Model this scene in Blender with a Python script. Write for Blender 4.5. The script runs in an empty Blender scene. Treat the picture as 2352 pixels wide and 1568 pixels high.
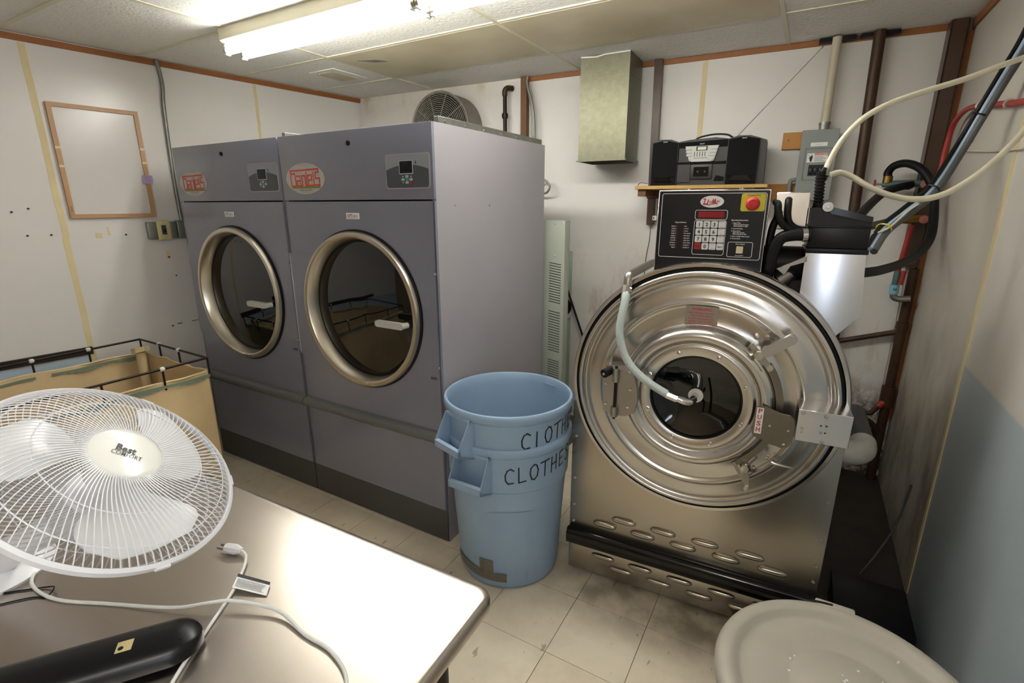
import bpy, bmesh, math, random
from mathutils import Vector, Matrix
random.seed(7)
S = bpy.context.scene
COL = S.collection
PI = math.pi

# ------------------------------------------------------------------ camera, world, exposure
yaw, pitch, roll = math.radians(-30.153), math.radians(15.336), math.radians(-0.094)
fwd = Vector((math.sin(yaw)*math.cos(pitch), math.cos(yaw)*math.cos(pitch), -math.sin(pitch)))
rgt = Vector((math.cos(yaw), -math.sin(yaw), 0)); upv = rgt.cross(fwd)
r2 = rgt*math.cos(roll) + upv*math.sin(roll); u2 = upv*math.cos(roll) - rgt*math.sin(roll)
cd = bpy.data.cameras.new('camera'); cam = bpy.data.objects.new('camera', cd); COL.objects.link(cam)
cd.sensor_width = 36; cd.lens = 1150.0/2352*36; cd.clip_start = 0.02
cam.matrix_world = Matrix(((r2.x, u2.x, -fwd.x, 0), (r2.y, u2.y, -fwd.y, 0), (r2.z, u2.z, -fwd.z, 1.635), (0, 0, 0, 1)))
S.camera = cam
W = bpy.data.worlds.new('world'); S.world = W; W.use_nodes = True
W.node_tree.nodes['Background'].inputs[0].default_value = (.9, .95, 1, 1)
W.node_tree.nodes['Background'].inputs[1].default_value = .1
S.view_settings.view_transform = 'Standard'; S.view_settings.look = 'None'
S.view_settings.exposure = 0.22; S.view_settings.gamma = 1; S.view_settings.use_curve_mapping = False
WINDOW_DAY = 8.0           # daylight in the window behind the viewer
TUBE_POWER = 36.0          # emission of the fluorescent tubes

# ------------------------------------------------------------------ materials
def lin(c):
    if isinstance(c, str): c = [int(c[i:i+2], 16) for i in (0, 2, 4)]
    return tuple(((v/255)/12.92 if v/255 <= .04045 else (((v/255)+.055)/1.055)**2.4) for v in c) + (1,)
MATS = {}
class NT:
    def __init__(s, name):
        s.m = bpy.data.materials.new(name); s.m.use_nodes = True; s.t = s.m.node_tree; s.n = s.t.nodes
        s.b = s.n['Principled BSDF']; s.l = s.t.links
    def add(s, typ, **k):
        n = s.n.new(typ)
        for a, v in k.items(): setattr(n, a, v)
        return n
    def coords(s, kind='Object', scale=(1, 1, 1)):
        if kind == 'World': o = s.add('ShaderNodeNewGeometry').outputs['Position']
        else: o = s.add('ShaderNodeTexCoord').outputs[kind]
        mp = s.add('ShaderNodeMapping'); mp.inputs['Scale'].default_value = scale
        s.l.new(o, mp.inputs['Vector']); return mp.outputs[0]
    def noise(s, scale, kind='Object', stretch=(1, 1, 1), detail=3, rough=.55):
        n = s.add('ShaderNodeTexNoise'); n.inputs['Scale'].default_value = scale
        n.inputs['Detail'].default_value = detail; n.inputs['Roughness'].default_value = rough
        s.l.new(s.coords(kind, stretch), n.inputs['Vector']); return n.outputs['Fac']
    def ramp(s, fac, stops):
        r = s.add('ShaderNodeValToRGB'); e = r.color_ramp.elements
        while len(e) < len(stops): e.new(.5)
        for el, (p, c) in zip(e, stops): el.position = p; el.color = c if len(c) == 4 else (*c, 1)
        s.l.new(fac, r.inputs[0]); return r.outputs[0]
    def mix(s, fac, a, b, mode='MIX'):
        m = s.add('ShaderNodeMix', data_type='RGBA', blend_type=mode)
        for sock, v in ((m.inputs[0], fac), (m.inputs[6], a), (m.inputs[7], b)):
            if hasattr(v, 'is_linked'): s.l.new(v, sock)
            else: sock.default_value = v
        return m.outputs[2]
    def math(s, op, a, b=0.0, clamp=False):
        m = s.add('ShaderNodeMath', operation=op); m.use_clamp = clamp
        for i, v in enumerate((a, b)):
            if hasattr(v, 'is_linked'): s.l.new(v, m.inputs[i])
            else: m.inputs[i].default_value = v
        return m.outputs[0]
    def sep(s, kind='World'):
        x = s.add('ShaderNodeSeparateXYZ'); s.l.new(s.coords(kind), x.inputs[0]); return x.outputs
    def bump(s, h, strength=.2, dist=.01):
        b = s.add('ShaderNodeBump'); b.inputs['Strength'].default_value = strength; b.inputs['Distance'].default_value = dist
        s.l.new(h, b.inputs['Height']); s.l.new(b.outputs[0], s.b.inputs['Normal'])
    def set(s, **k):
        for a, v in k.items():
            sock = s.b.inputs[a.replace('_', ' ')]
            if hasattr(v, 'is_linked'): s.l.new(v, sock)
            else: sock.default_value = v
def mat(name, col, rough=.5, metal=0.0, var=.06, vscale=6, bump=0, bscale=40, spec=.5, coat=0, stretch=(1, 1, 1)):
    if name in MATS: return MATS[name]
    t = NT(name); c = lin(col)
    d = tuple(max(0, v*(1-var*2.2)) for v in c[:3]) + (1,)
    f = t.noise(vscale, stretch=stretch)
    t.set(Base_Color=t.mix(f, d, tuple(min(1, v*(1+var)) for v in c[:3]) + (1,)), Roughness=rough, Metallic=metal)
    t.b.inputs['Specular IOR Level'].default_value = spec; t.b.inputs['Coat Weight'].default_value = coat
    t.b.inputs['Coat Roughness'].default_value = .08
    if bump: t.bump(t.noise(bscale, stretch=stretch), bump, .004)
    MATS[name] = t.m; return t.m
def emit(name, col, strength):
    t = NT(name); t.set(Base_Color=lin(col), Emission_Color=lin(col), Emission_Strength=strength); MATS[name] = t.m; return t.m
def steel(name, col, rough=.28, stretch=(2, 2, 60), aniso=.0, var=.12, bump=.05, rv=.14):
    t = NT(name); c = lin(col)
    f = t.noise(6, stretch=stretch, detail=5); g = t.noise(2.2)
    t.set(Base_Color=t.mix(t.math('MULTIPLY', f, g), tuple(v*(1-var) for v in c[:3])+(1,), tuple(min(1, v*(1+var)) for v in c[:3])+(1,)),
          Metallic=1.0, Roughness=t.math('ADD', t.math('MULTIPLY', f, rv), rough-rv/2))
    t.b.inputs['Anisotropic'].default_value = aniso
    if aniso:
        t.b.inputs['Anisotropic Rotation'].default_value = .25
        tn = t.add('ShaderNodeTangent', direction_type='RADIAL', axis='Z'); t.l.new(tn.outputs[0], t.b.inputs['Tangent'])
    if bump: t.bump(t.noise(9, stretch=stretch, detail=4), bump, .0015)
    MATS[name] = t.m; return t.m

def wall_mat(name, white, low, zsplit, blur=.02, stains=None, rough=.32):
    t = NT(name); x, y, z = t.sep()
    f = t.noise(1.3, 'World', detail=4)
    c = t.mix(f, lin(white), tuple(v*.9 for v in lin(white)[:3])+(1,))
    if low:
        k = t.math('MULTIPLY', t.math('ADD', t.math('SUBTRACT', zsplit, z), blur/2), 1/blur, True)
        c = t.mix(k, c, lin(low))
    if stains: c = stains(t, c, x, y, z)
    t.set(Base_Color=c, Roughness=rough)
    t.bump(t.noise(22, 'World', detail=3), .10, .006)
    MATS[name] = t.m; return t.m
def st_left(t, c, x, y, z):
    n = t.ramp(t.noise(7, 'World', detail=6, rough=.7), [(.70, (0, 0, 0)), (.78, (1, 1, 1))])
    k = t.math('MULTIPLY', t.math('MULTIPLY', t.math('SUBTRACT', .752, z), 60.0, True), t.math('MULTIPLY', t.math('SUBTRACT', 1.262, y), 200.0, True))
    c = t.mix(k, c, lin('b4c6d6'))
    return t.mix(t.math('MULTIPLY', n, .35), c, lin('b9a070'))
def st_back(t, c, x, y, z):
    n = t.ramp(t.noise(5, 'World', (1.4, 1, .5), 6, .7), [(.52, (0, 0, 0)), (.75, (1, 1, 1))])
    band = t.math('MULTIPLY', t.math('SUBTRACT', 1.55, z), 1.4, True)
    c = t.mix(t.math('MULTIPLY', t.math('MULTIPLY', n, band), .75), c, lin('9c8560'))
    top = t.math('MULTIPLY', t.math('SUBTRACT', z, 2.28), 4.5, True)        # old smoke stain by the exhaust fan
    lx = t.math('MULTIPLY', t.math('SUBTRACT', -1.9, x), 2.0, True)
    c = t.mix(t.math('MULTIPLY', t.math('MULTIPLY', top, lx), t.math('ADD', n, .3), True), c, lin('b79d78'))
    rust = t.math('MULTIPLY', t.math('SUBTRACT', .62, z), 5.0, True)
    rx = t.math('MULTIPLY', t.math('SUBTRACT', x, -.2), 4.0, True)
    n2 = t.ramp(t.noise(11, 'World', (1, 1, 1), 7, .75), [(.38, (0, 0, 0)), (.55, (1, 1, 1))])
    return t.mix(t.math('MULTIPLY', t.math('MULTIPLY', rust, rx), n2), c, lin('4e3d30'))
def st_shade_right(t, c, x, y, z):
    n = t.ramp(t.noise(6, 'World', (1, 1, .6), 6, .6), [(.40, (0, 0, 0)), (.75, (1, 1, 1))])
    yb = t.math('MULTIPLY', t.math('SUBTRACT', y, 2.41), 30.0, True)
    zb = t.math('MULTIPLY', t.math('SUBTRACT', 1.25, z), 1.3, True)  # shade painted in with the grime: dark olive towards the bottom
    c = t.mix(t.math('MULTIPLY', yb, .25), c, lin('aaa294'))
    return t.mix(t.math('MULTIPLY', t.math('MULTIPLY', yb, zb), t.math('ADD', t.math('MULTIPLY', n, .8), .15)), c, lin('4c4539'))
wall_mat('wall_white_left', 'e6e3df', None, .745, .01, st_left, .25)
wall_mat('wall_white_back', 'e2dfda', None, 0, .1, st_back, .4)
wall_mat('wall_white_right', 'e0dcd4', 'b3c0ca', 1.05, .012, None, .35)
wall_mat('wall_white_right_far', 'd9d4c9', None, 1.05, .012, st_shade_right, .4)
wall_mat('wall_plain', 'a08d70', None, 0)

def floor_mat():
    t = NT('floor_tile'); x, y, z = t.sep()
    oi = t.add('ShaderNodeObjectInfo')
    base = t.mix(oi.outputs['Random'], lin('dccfb8'), lin('e4d9c5'))
    sp = t.ramp(t.noise(38, 'World', (1, .35, 1), 2, .5), [(.27, (1, 1, 1)), (.31, (0, 0, 0))])
    base = t.mix(t.math('MULTIPLY', sp, .6), base, lin('6f665c'))
    d = t.ramp(t.noise(3.2, 'World', detail=6, rough=.65), [(.45, (0, 0, 0)), (.75, (1, 1, 1))])
    base = t.mix(t.math('MULTIPLY', d, .4), base, lin('9c8f78'))
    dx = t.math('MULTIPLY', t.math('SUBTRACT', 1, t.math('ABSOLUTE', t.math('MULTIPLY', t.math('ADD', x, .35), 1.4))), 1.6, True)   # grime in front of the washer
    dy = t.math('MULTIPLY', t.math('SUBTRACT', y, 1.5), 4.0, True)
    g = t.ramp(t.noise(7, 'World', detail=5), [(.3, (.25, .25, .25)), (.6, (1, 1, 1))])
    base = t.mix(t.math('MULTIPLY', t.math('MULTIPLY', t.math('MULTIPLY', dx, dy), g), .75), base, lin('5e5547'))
    t.set(Base_Color=base, Roughness=.42); t.bump(t.noise(30, 'World'), .05, .003); MATS['floor_tile'] = t.m
floor_mat()
def ceil_mat(name, col, stain, amt, tex=True):
    t = NT(name)
    f = t.ramp(t.noise(1.6, 'World', detail=4), [(.35, (0, 0, 0)), (.75, (1, 1, 1))])
    c = t.mix(t.math('MULTIPLY', f, amt), lin(col), lin(stain))
    if tex:
        sp = t.ramp(t.noise(75, 'World', detail=1), [(.27, (1, 1, 1)), (.31, (0, 0, 0))])
        c = t.mix(t.math('MULTIPLY', sp, .5), c, lin('8d867a'))
        t.bump(t.noise(55, 'World', detail=3), .5, .006)
    t.set(Base_Color=c, Roughness=.8 if tex else .45); MATS[name] = t.m
ceil_mat('ceiling_white', 'eeece7', 'dcd7cb', .35)
ceil_mat('ceiling_beige', 'd6cbb2', 'b3a482', .9, False)
def wood_mat(name, a, b, rough=.55):
    t = NT(name)
    f = t.noise(5, stretch=(1, 1, 14), detail=5, rough=.65); f2 = t.noise(4, stretch=(14, 1, 1), detail=4)
    t.set(Base_Color=t.mix(t.math('ADD', t.math('MULTIPLY', f, .6), t.math('MULTIPLY', f2, .4)), lin(a), lin(b)), Roughness=rough); MATS[name] = t.m
wood_mat('trim_wood', '7d4a22', 'a4672f'); wood_mat('pine', 'a06a2c', 'c58d45'); wood_mat('frame_wood', 'a87d54', 'c39a70', .4)
wood_mat('dark_wood', '55371d', '7a5330'); wood_mat('shelf_wood', 'a57f3f', 'c9a45e')
mat('tape_yellow', 'e0d0a2', .6, var=.10); mat('dryer_front', '787a89', .20, var=.05, vscale=3, coat=.4); mat('dryer_side', '9b989e', .38, var=.04, vscale=3)
mat('dryer_dark', '474747', .45); mat('bumper_grey', '636465', .42); mat('black_rubber', '0e0e0e', .5, var=.15, spec=.25); mat('black_plastic', '121318', .35, spec=.3)
mat('black_gloss', '070708', .14, spec=.4); mat('panel_navy', '13151c', .32, var=.08, vscale=200, spec=.35); mat('white_plastic', 'e3e3e6', .3, var=.02); mat('white_print', 'e8e8ea', .5, var=.01)
mat('red_print', 'c0262a', .45, var=.03); mat('red_deep', 'a0171c', .4); mat('red_display', '8e1a22', .18); mat('yellow_label', 'c7c233', .4); mat('cream_button', 'd8cfae', .4)
mat('sticker_grey', 'b4b2ae', .35, var=.04); mat('olive_print', '7c8433', .5); mat('orange_red', 'd23a22', .45); mat('grey_print', '6a6a6c', .5)
mat('panel_grey', '8d939b', .3); mat('panel_dark', '474c51', .35); mat('green_key', '16a06a', .4); mat('light_key', 'a9adb5', .4); mat('black_print', '141416', .5)
mat('handle_grey', 'b9b7b4', .35); mat('bin_blue', '8fa8c2', .42, var=.06, vscale=5, bump=.04, bscale=60); mat('duct_tape', '6e695d', .6, var=.12, vscale=30); mat('marker', '17181c', .6)
mat('lid_grey', 'a59f94', .5, var=.07, vscale=4, bump=.05, bscale=80); mat('canvas', 'd3bb90', .85, var=.16, vscale=3, bump=.25, bscale=260); mat('canvas_trim', '6f7f6c', .8, var=.15); mat('rope', 'cdb98f', .85, bump=.3, bscale=90)
mat('dark_iron', '2a201b', .45, metal=.6, var=.2); mat('galvanized', '8f9088', .42, metal=.75, var=.16, vscale=26); mat('duct_metal', '7d7c68', .40, metal=.7, var=.16, vscale=34)
mat('rust_pipe', '4a3423', .5, metal=.35, var=.28, vscale=18); mat('painted_pipe', 'c8bfa8', .5, var=.1); mat('panel_box_grey', '858b88', .45, var=.05); mat('brown_paint', '4b3527', .35, var=.2, vscale=9)
mat('hose_white', 'd9d5bf', .3, var=.05); mat('hose_clear', 'b7c4c2', .25, var=.10, vscale=120); mat('cable_blue', '9fb4cb', .4); mat('cable_grey', '4d4f50', .5); mat('wire_white', 'cfc6b8', .5)
mat('red_faded', 'a8665c', .6, var=.3, vscale=60); mat('red_pipe', 'a32a24', .4, var=.12); mat('brass', '9a7b3c', .35, metal=.9, var=.15); mat('valve_green', '5f7d78', .5, metal=.4, var=.3, vscale=40); mat('blue_tape', '7fb4cc', .5); mat('pvc_white', 'd6d3cc', .35, var=.08)
mat('fan_white', 'e9e9ee', .3, var=.02); mat('fan_blade', 'e6e8ea', .22, var=.02); mat('fan_disc', 'eeeee9', .12, var=.01); mat('cord_white', 'd7d9d7', .4); mat('paper_white', 'e9e9e9', .6, var=.02)
mat('whiteboard', 'd9d5d2', .22, var=.02); mat('note_purple', 'b49bc4', .6); mat('switch_cream', 'd3c791', .45, var=.06); mat('galv_box', '8b8e86', .4, metal=.6, var=.15); mat('black_bar', '0b0b0d', .33, spec=.35)
mat('fixture_cream', 'dcd6bd', .4, var=.03); mat('vent_cream', 'c9c0a8', .5); mat('dusty_grey', '8d877d', .7, var=.2, vscale=14); mat('insul_green', 'a9c0ab', .6, var=.15); mat('perf_green', 'a3a99d', .45, var=.05); mat('slot_dark', '4a4c48', .6)
mat('concrete_dark', '3d342c', .75, var=.3, vscale=9, bump=.3, bscale=30); mat('joint', '5a4d3a', .8); mat('stereo_grey', '2f2d2c', .42, var=.12, spec=.4); mat('stereo_black', '070707', .7, spec=.15); mat('silver_panel', 'b9bab4', .35, var=.04); mat('lcd', 'c9d0b8', .3)
mat('trim_black', '2a211e', .35); mat('machine_dark', '2e2b29', .5, metal=.4, var=.3, vscale=14); mat('screw', 'bdbdbd', .3, metal=1.0); mat('zinc', 'c4c0b4', .3, metal=1.0); mat('chrome', 'd8d6d2', .12, metal=1.0)
steel('steel_door', 'cbc8c4', .23, (1, 1, 1), var=.10, bump=0); steel('steel_front', 'b8b1a6', .26, (1.2, 2, 40), var=.05, bump=0, rv=.06); steel('steel_bright', 'd6d7da', .17, (1.5, 2, 60), aniso=.85, bump=0, var=.03, rv=.02)
steel('steel_table', 'c3bbb2', .29, (2, 30, 2), var=.04, bump=.006, rv=.05); steel('steel_ring', 'cfc8ba', .30, (1, 1, 1), bump=0); steel('cast_alu', 'a6a29b', .40, (1, 1, 1), var=.1, bump=.03); steel('cast_bright', 'b9b6b0', .36, (1, 1, 1), var=.06, bump=.02); steel('plate_olive', '807b6d', .34, (1, 1, 1), var=.08)
def glass(name, col, alpha, rough=.02):
    t = NT(name); out = t.n['Material Output']
    tr = t.add('ShaderNodeBsdfTransparent'); tr.inputs[0].default_value = lin(col)
    t.set(Base_Color=lin('0b0d0e'), Roughness=rough, IOR=1.85); mx = t.add('ShaderNodeMixShader'); mx.inputs[0].default_value = alpha
    t.l.new(tr.outputs[0], mx.inputs[1]); t.l.new(t.b.outputs[0], mx.inputs[2]); t.l.new(mx.outputs[0], out.inputs[0]); MATS[name] = t.m
glass('dark_glass', '5a5c58', .72); glass('door_glass', '6a7478', .6)
emit('tube_glow', 'fbfaf6', TUBE_POWER)

# ------------------------------------------------------------------ mesh builder
def frame(d):
    d = d.normalized(); a = Vector((0, 0, 1)) if abs(d.z) < .9 else Vector((1, 0, 0))
    u = d.cross(a).normalized(); return u, u.cross(d).normalized()
class MB:
    def __init__(s): s.v = []; s.f = []
    def quad(s, pts):
        i = len(s.v); s.v += [Vector(p) for p in pts]; s.f.append(tuple(range(i, i+len(pts)))); return s
    def box(s, x0, x1, y0, y1, z0, z1, bev=0, mt=None, seg=2):
        bm = bmesh.new(); bmesh.ops.create_cube(bm, size=1)
        for v in bm.verts: v.co = Vector(((x0+x1)/2+v.co.x*(x1-x0), (y0+y1)/2+v.co.y*(y1-y0), (z0+z1)/2+v.co.z*(z1-z0)))
        if bev: bmesh.ops.bevel(bm, geom=bm.edges[:], offset=bev, segments=seg, affect='EDGES', profile=.5)
        return s.addbm(bm, mt)
    def addbm(s, bm, mt=None):
        i = len(s.v); bm.verts.index_update()
        s.v += [(mt @ v.co) if mt else v.co.copy() for v in bm.verts]
        s.f += [tuple(i+v.index for v in f.verts) for f in bm.faces]; bm.free(); return s
    def tube(s, pts, r, n=10, caps=True, closed=False):
        pts = [Vector(p) for p in pts]; m = len(pts); base = len(s.v); rr = r if isinstance(r, (list, tuple)) else [r]*m
        def tan(k):
            if closed: return (pts[(k+1) % m]-pts[k-1]).normalized()
            a = pts[min(k+1, m-1)]-pts[max(k-1, 0)]; return a.normalized()
        u, w = frame(tan(0)); prev = tan(0)
        for k in range(m):
            t = tan(k); q = prev.rotation_difference(t); u = q @ u; w = q @ w; prev = t
            for j in range(n):
                a = 2*PI*j/n; s.v.append(pts[k]+(u*math.cos(a)+w*math.sin(a))*rr[k])
        for k in range(m if closed else m-1):
            for j in range(n):
                a = base+k*n+j; b = base+k*n+(j+1) % n; k2 = (k+1) % m; c = base+k2*n+(j+1) % n; d = base+k2*n+j; s.f.append((a, b, c, d))
        if caps and not closed:
            s.f.append(tuple(base+j for j in range(n-1, -1, -1))); s.f.append(tuple(base+(m-1)*n+j for j in range(n)))
        return s
    def cyl(s, a, b, r, n=20): return s.tube([a, b], r, n)
    def lathe(s, prof, n=64, mt=None, closed=False):        # prof (r, h) about local Z
        base = len(s.v); m = len(prof)
        for r, h in prof:
            for j in range(n):
                a = 2*PI*j/n; p = Vector((r*math.cos(a), r*math.sin(a), h)); s.v.append(mt @ p if mt else p)
        for k in range(m if closed else m-1):
            for j in range(n):
                k2 = (k+1) % m; s.f.append((base+k*n+j, base+k*n+(j+1) % n, base+k2*n+(j+1) % n, base+k2*n+j))
        if not closed:
            for k, rev in ((0, True), (m-1, False)):
                if prof[k][0] > 1e-5 and prof[k][0] < .0 : pass
        return s
    def disc(s, r, h, n=64, mt=None, rx=None):
        i = len(s.v); rx = rx or r
        for j in range(n):
            p = Vector((rx*math.cos(2*PI*j/n), r*math.sin(2*PI*j/n), h)); s.v.append(mt @ p if mt else p)
        s.f.append(tuple(range(i, i+n))); return s
    def prism(s, poly, d0, d1, fn=None):                    # poly in (x,z), extruded along y from d0 to d1
        fn = fn or (lambda x, y, z: Vector((x, y, z))); i = len(s.v); n = len(poly)
        s.v += [fn(x, d0, z) for x, z in poly] + [fn(x, d1, z) for x, z in poly]
        s.f.append(tuple(range(i, i+n))); s.f.append(tuple(range(i+2*n-1, i+n-1, -1)))
        for k in range(n): s.f.append((i+k, i+n+k, i+n+(k+1) % n, i+(k+1) % n))
        return s
    def build(s, name, m, parent=None, label=None, smooth=38, kind=None, recalc=True):
        me = bpy.data.meshes.new(name); me.from_pydata([tuple(v) for v in s.v], [], s.f); me.update()
        bm = bmesh.new(); bm.from_mesh(me)
        if recalc: bmesh.ops.recalc_face_normals(bm, faces=bm.faces)
        th = math.radians(smooth)
        for f in bm.faces: f.smooth = True
        for e in bm.edges: e.smooth = len(e.link_faces) == 2 and e.calc_face_angle(0) < th
        bm.to_mesh(me); bm.free(); me.materials.append(MATS[m] if isinstance(m, str) else m)
        o = bpy.data.objects.new(name, me); COL.objects.link(o)
        if parent: o.parent = parent
        if label: o['label'] = label
        if kind: o['kind'] = kind
        return o
def thing(name, label, cat, loc=(0, 0, 0), rz=0, group=None):
    o = bpy.data.objects.new(name, None); COL.objects.link(o); o.location = loc; o.rotation_euler = (0, 0, rz); o.empty_display_size = .1
    o['label'] = label; o['category'] = cat
    if group: o['group'] = group
    return o
def tag(o, label, cat, group=None):
    o['label'] = label; o['category'] = cat
    if group: o['group'] = group
    return o
def rebase(o):                                              # move a one-mesh thing's origin to its base
    me = o.data; xs = [v.co for v in me.vertices]
    c = Vector((sum(v.x for v in xs)/len(xs), sum(v.y for v in xs)/len(xs), min(v.z for v in xs)))
    me.transform(Matrix.Translation(-c)); o.location = c; return o
def copy_tree(o, parent=None):
    c = o.copy(); COL.objects.link(c); c.parent = parent
    for ch in [x for x in bpy.data.objects if x.parent == o]: copy_tree(ch, c)
    return c
def spline(pts, n=6):                                       # Catmull-Rom
    p = [Vector(q) for q in pts]; p = [p[0]*2-p[1]] + p + [p[-1]*2-p[-2]]; out = []
    for k in range(1, len(p)-2):
        for j in range(n):
            t = j/n; a, b, c, d = p[k-1:k+3]
            out.append(.5*((2*b)+(c-a)*t+(2*a-5*b+4*c-d)*t*t+(3*b-a-3*c+d)*t**3))
    return out + [p[-2]]
def rrect(x0, x1, z0, z1, r, n=5):
    out = []
    for cx, cz, a0 in ((x1-r, z1-r, 0), (x0+r, z1-r, 90), (x0+r, z0+r, 180), (x1-r, z0+r, 270)):
        for k in range(n+1):
            a = math.radians(a0+90*k/n); out.append((cx+r*math.cos(a), cz+r*math.sin(a)))
    return out
_tc = {}
def glyphs(txt, size, align='LEFT', shear=0, bold=0, space=1.0):
    key = (txt, size, align, shear, bold, space)
    if key not in _tc:
        cu = bpy.data.curves.new('t', 'FONT'); cu.body = txt; cu.size = size; cu.align_x = align; cu.shear = shear; cu.offset = bold*size; cu.resolution_u = 2; cu.space_character = space
        o = bpy.data.objects.new('t', cu); me = o.to_mesh()
        _tc[key] = ([v.co.copy() for v in me.vertices], [tuple(p.vertices) for p in me.polygons]); o.to_mesh_clear(); bpy.data.objects.remove(o); bpy.data.curves.remove(cu)
    return _tc[key]
def text(mb, txt, size, fn, align='LEFT', width=None, **k):  # fn maps (x, y) of the glyph plane to space
    v, f = glyphs(txt, size, align, **k)
    sc = 1
    if width and v:
        w = max(q.x for q in v)-min(q.x for q in v); sc = width/w if w else 1
    i = len(mb.v); mb.v += [fn(q.x*sc, q.y) for q in v]; mb.f += [tuple(i+a for a in t) for t in f]; return mb
def strokes(mb, lines, w, fn, sub=1):                        # flat pen strokes; lines of 2-D points
    for ln in lines:
        for k in range(len(ln)-1):
            a = Vector(ln[k]); b = Vector(ln[k+1]); d = (b-a)
            if d.length < 1e-9: continue
            d.normalize(); nrm = Vector((-d.y, d.x))*w/2; a2 = a-d*w/2; b2 = b+d*w/2
            mb.quad([fn(*(a2+nrm)), fn(*(a2-nrm)), fn(*(b2-nrm)), fn(*(b2+nrm))])
    return mb
FR = Matrix(((1, 0, 0, 0), (0, 0, -1, 0), (0, 1, 0, 0), (0, 0, 0, 1)))   # local Z of a lathe -> -Y (towards the viewer)
def front(x, z, y=0): return Matrix.Translation((x, y, z)) @ FR
def facing(x, z, y): return lambda a, b: Vector((x+a, y, z+b))

# ------------------------------------------------------------------ the room
def LW(y): return -3.454+.125*(y-3.418)                       # left wall runs slightly out of square
def BW(x): return 3.536+.047*x                                # back wall
RX = .57; CZ = 2.5; YN = -1.7
aL = math.atan2(-.125, 1); aB = math.atan2(.047, 1)
def struct(name, mb, m, label, **k):
    o = mb.build(name, m, **k); o['kind'] = 'structure'; o['label'] = label; return o
f0 = struct('floor', MB().box(-4.3, RX, YN, 3.62, -.08, -.004), 'joint', 'beige vinyl tile floor with brown joints')
tm = None
NX = [-.657+.3015*k for k in range(-12, 5)]; NY = [1.682+.305*k for k in range(-11, 7)]
for x in NX:
    for y in NY:
        if x+.3 < LW(y)-.1 or x > RX-.02 or y < YN or y+.3 > BW(x)+.1: continue
        if x > -.1 and y > 1.6 and x+.3 > .2: continue
        if x < -1.4 and y > 1.9: continue
        x1 = min(x+.3000, RX-.001); w = x1-x; full = w > .299
        if full and tm:
            o = bpy.data.objects.new('tile', tm); COL.objects.link(o)
        else:
            o = MB().box(0, w-.0005, 0, .3035, -.0045, 0, .0006, seg=1).build('tile', 'floor_tile')
            if full: tm = o.data
        o.location = (x+.0005, y+.0007, random.uniform(-.0004, .0003)); o.parent = f0
MB().box(.205, RX-.005, 1.62, 3.53, -.004, .004).build('concrete_pad', 'concrete_dark', f0, 'dark concrete beside the washer, grime and shade in its colour')  # dark colour holds both floor dirt and the shade beside the washer

def wallprism(pts, z0, z1): return MB().prism(pts, z0, z1, lambda x, y, z: Vector((x, z, y)))
yl = 3.42
struct('wall_left', wallprism([(LW(3.6), 3.6), (LW(YN), YN), (LW(YN)-.12, YN), (LW(3.6)-.12, 3.6)], -.05, 2.62), 'wall_white_left', 'white panelled left wall with pale blue lower band')
wb = struct('wall_back', wallprism([(-3.6, BW(-3.6)), (.75, BW(.75)), (.75, BW(.75)+.12), (-3.6, BW(-3.6)+.12)], -.05, 2.62), 'wall_white_back', 'stained white back wall')
wr = struct('wall_right', wallprism([(RX, 2.41), (RX, YN), (RX+.12, YN), (RX+.12, 2.41)], -.05, 2.62), 'wall_white_right', 'right wall, white above pale blue')
MB().prism([(RX+.0, 2.41), (RX+.0, 3.6), (RX+.12, 3.6), (RX+.12, 2.41)], -.05, 2.62, lambda x, y, z: Vector((x, z, y))).build('far_panel', 'wall_white_right_far', wr, 'grimy wall panel beyond the seam, shade painted in low down')
struct('wall_near', MB().box(-4.3, RX+.1, YN-.12, YN, -.05, 2.62), 'wall_plain', 'tan panelled wall behind the viewer')
wl = bpy.data.objects['wall_left']
# ceiling: panels in a T-bar grid
cl = struct('ceiling', MB().box(-4.3, RX+.1, YN, 3.65, CZ+.03, CZ+.12), 'ceiling_white', 'suspended ceiling of white and yellowed panels')
CX = [-3.905, -2.69, -1.47, -.24, .98]; CY = [3.575, 2.975, 2.385, 1.777, 1.17, .56, -.05, -.66, -1.27, -1.75]
for i in range(4):
    for j in range(len(CY)-1):
        beige = j == 1 and i in (1, 2)
        dz = -.004 if beige else random.uniform(0, .004)
        o = MB().box(CX[i]+.008, min(CX[i+1], RX)-.008, CY[j+1]+.008, CY[j]-.008, CZ+dz, CZ+.015+dz, .002, seg=1).build('ceiling_panel', 'ceiling_beige' if beige else 'ceiling_white', cl, 'yellowed smooth ceiling panel' if beige else None)
for x in CX[1:-1]: MB().box(x-.011, x+.011, YN, 3.58, CZ-.003, CZ+.012).build('grid_runner', 'fixture_cream', cl)
for y in CY[1:-1]: MB().box(-4.0, RX, y-.011, y+.011, CZ-.0025, CZ+.012).build('grid_runner', 'fixture_cream', cl)
MB().prism([(-2.93, 2.50), (-2.80, 2.55), (-2.76, 2.62), (-2.85, 2.60)], CZ-.0055, CZ-.004, lambda x, y, z: Vector((x+.35, z, y))).build('stain_mark', 'dusty_grey', cl)
vt = thing('ceiling_vent', 'small cream ceiling register above the dryers', 'vent', (-2.96, 2.71, CZ-.004))
MB().box(-.12, .12, -.15, .15, -.004, .003, .002, seg=1).build('frame', 'ceiling_white', vt)
for k in range(9): MB().box(-.085+.019*k, -.077+.019*k, -.11, .11, -.009, -.003).build('slat', 'vent_cream', vt)
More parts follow.
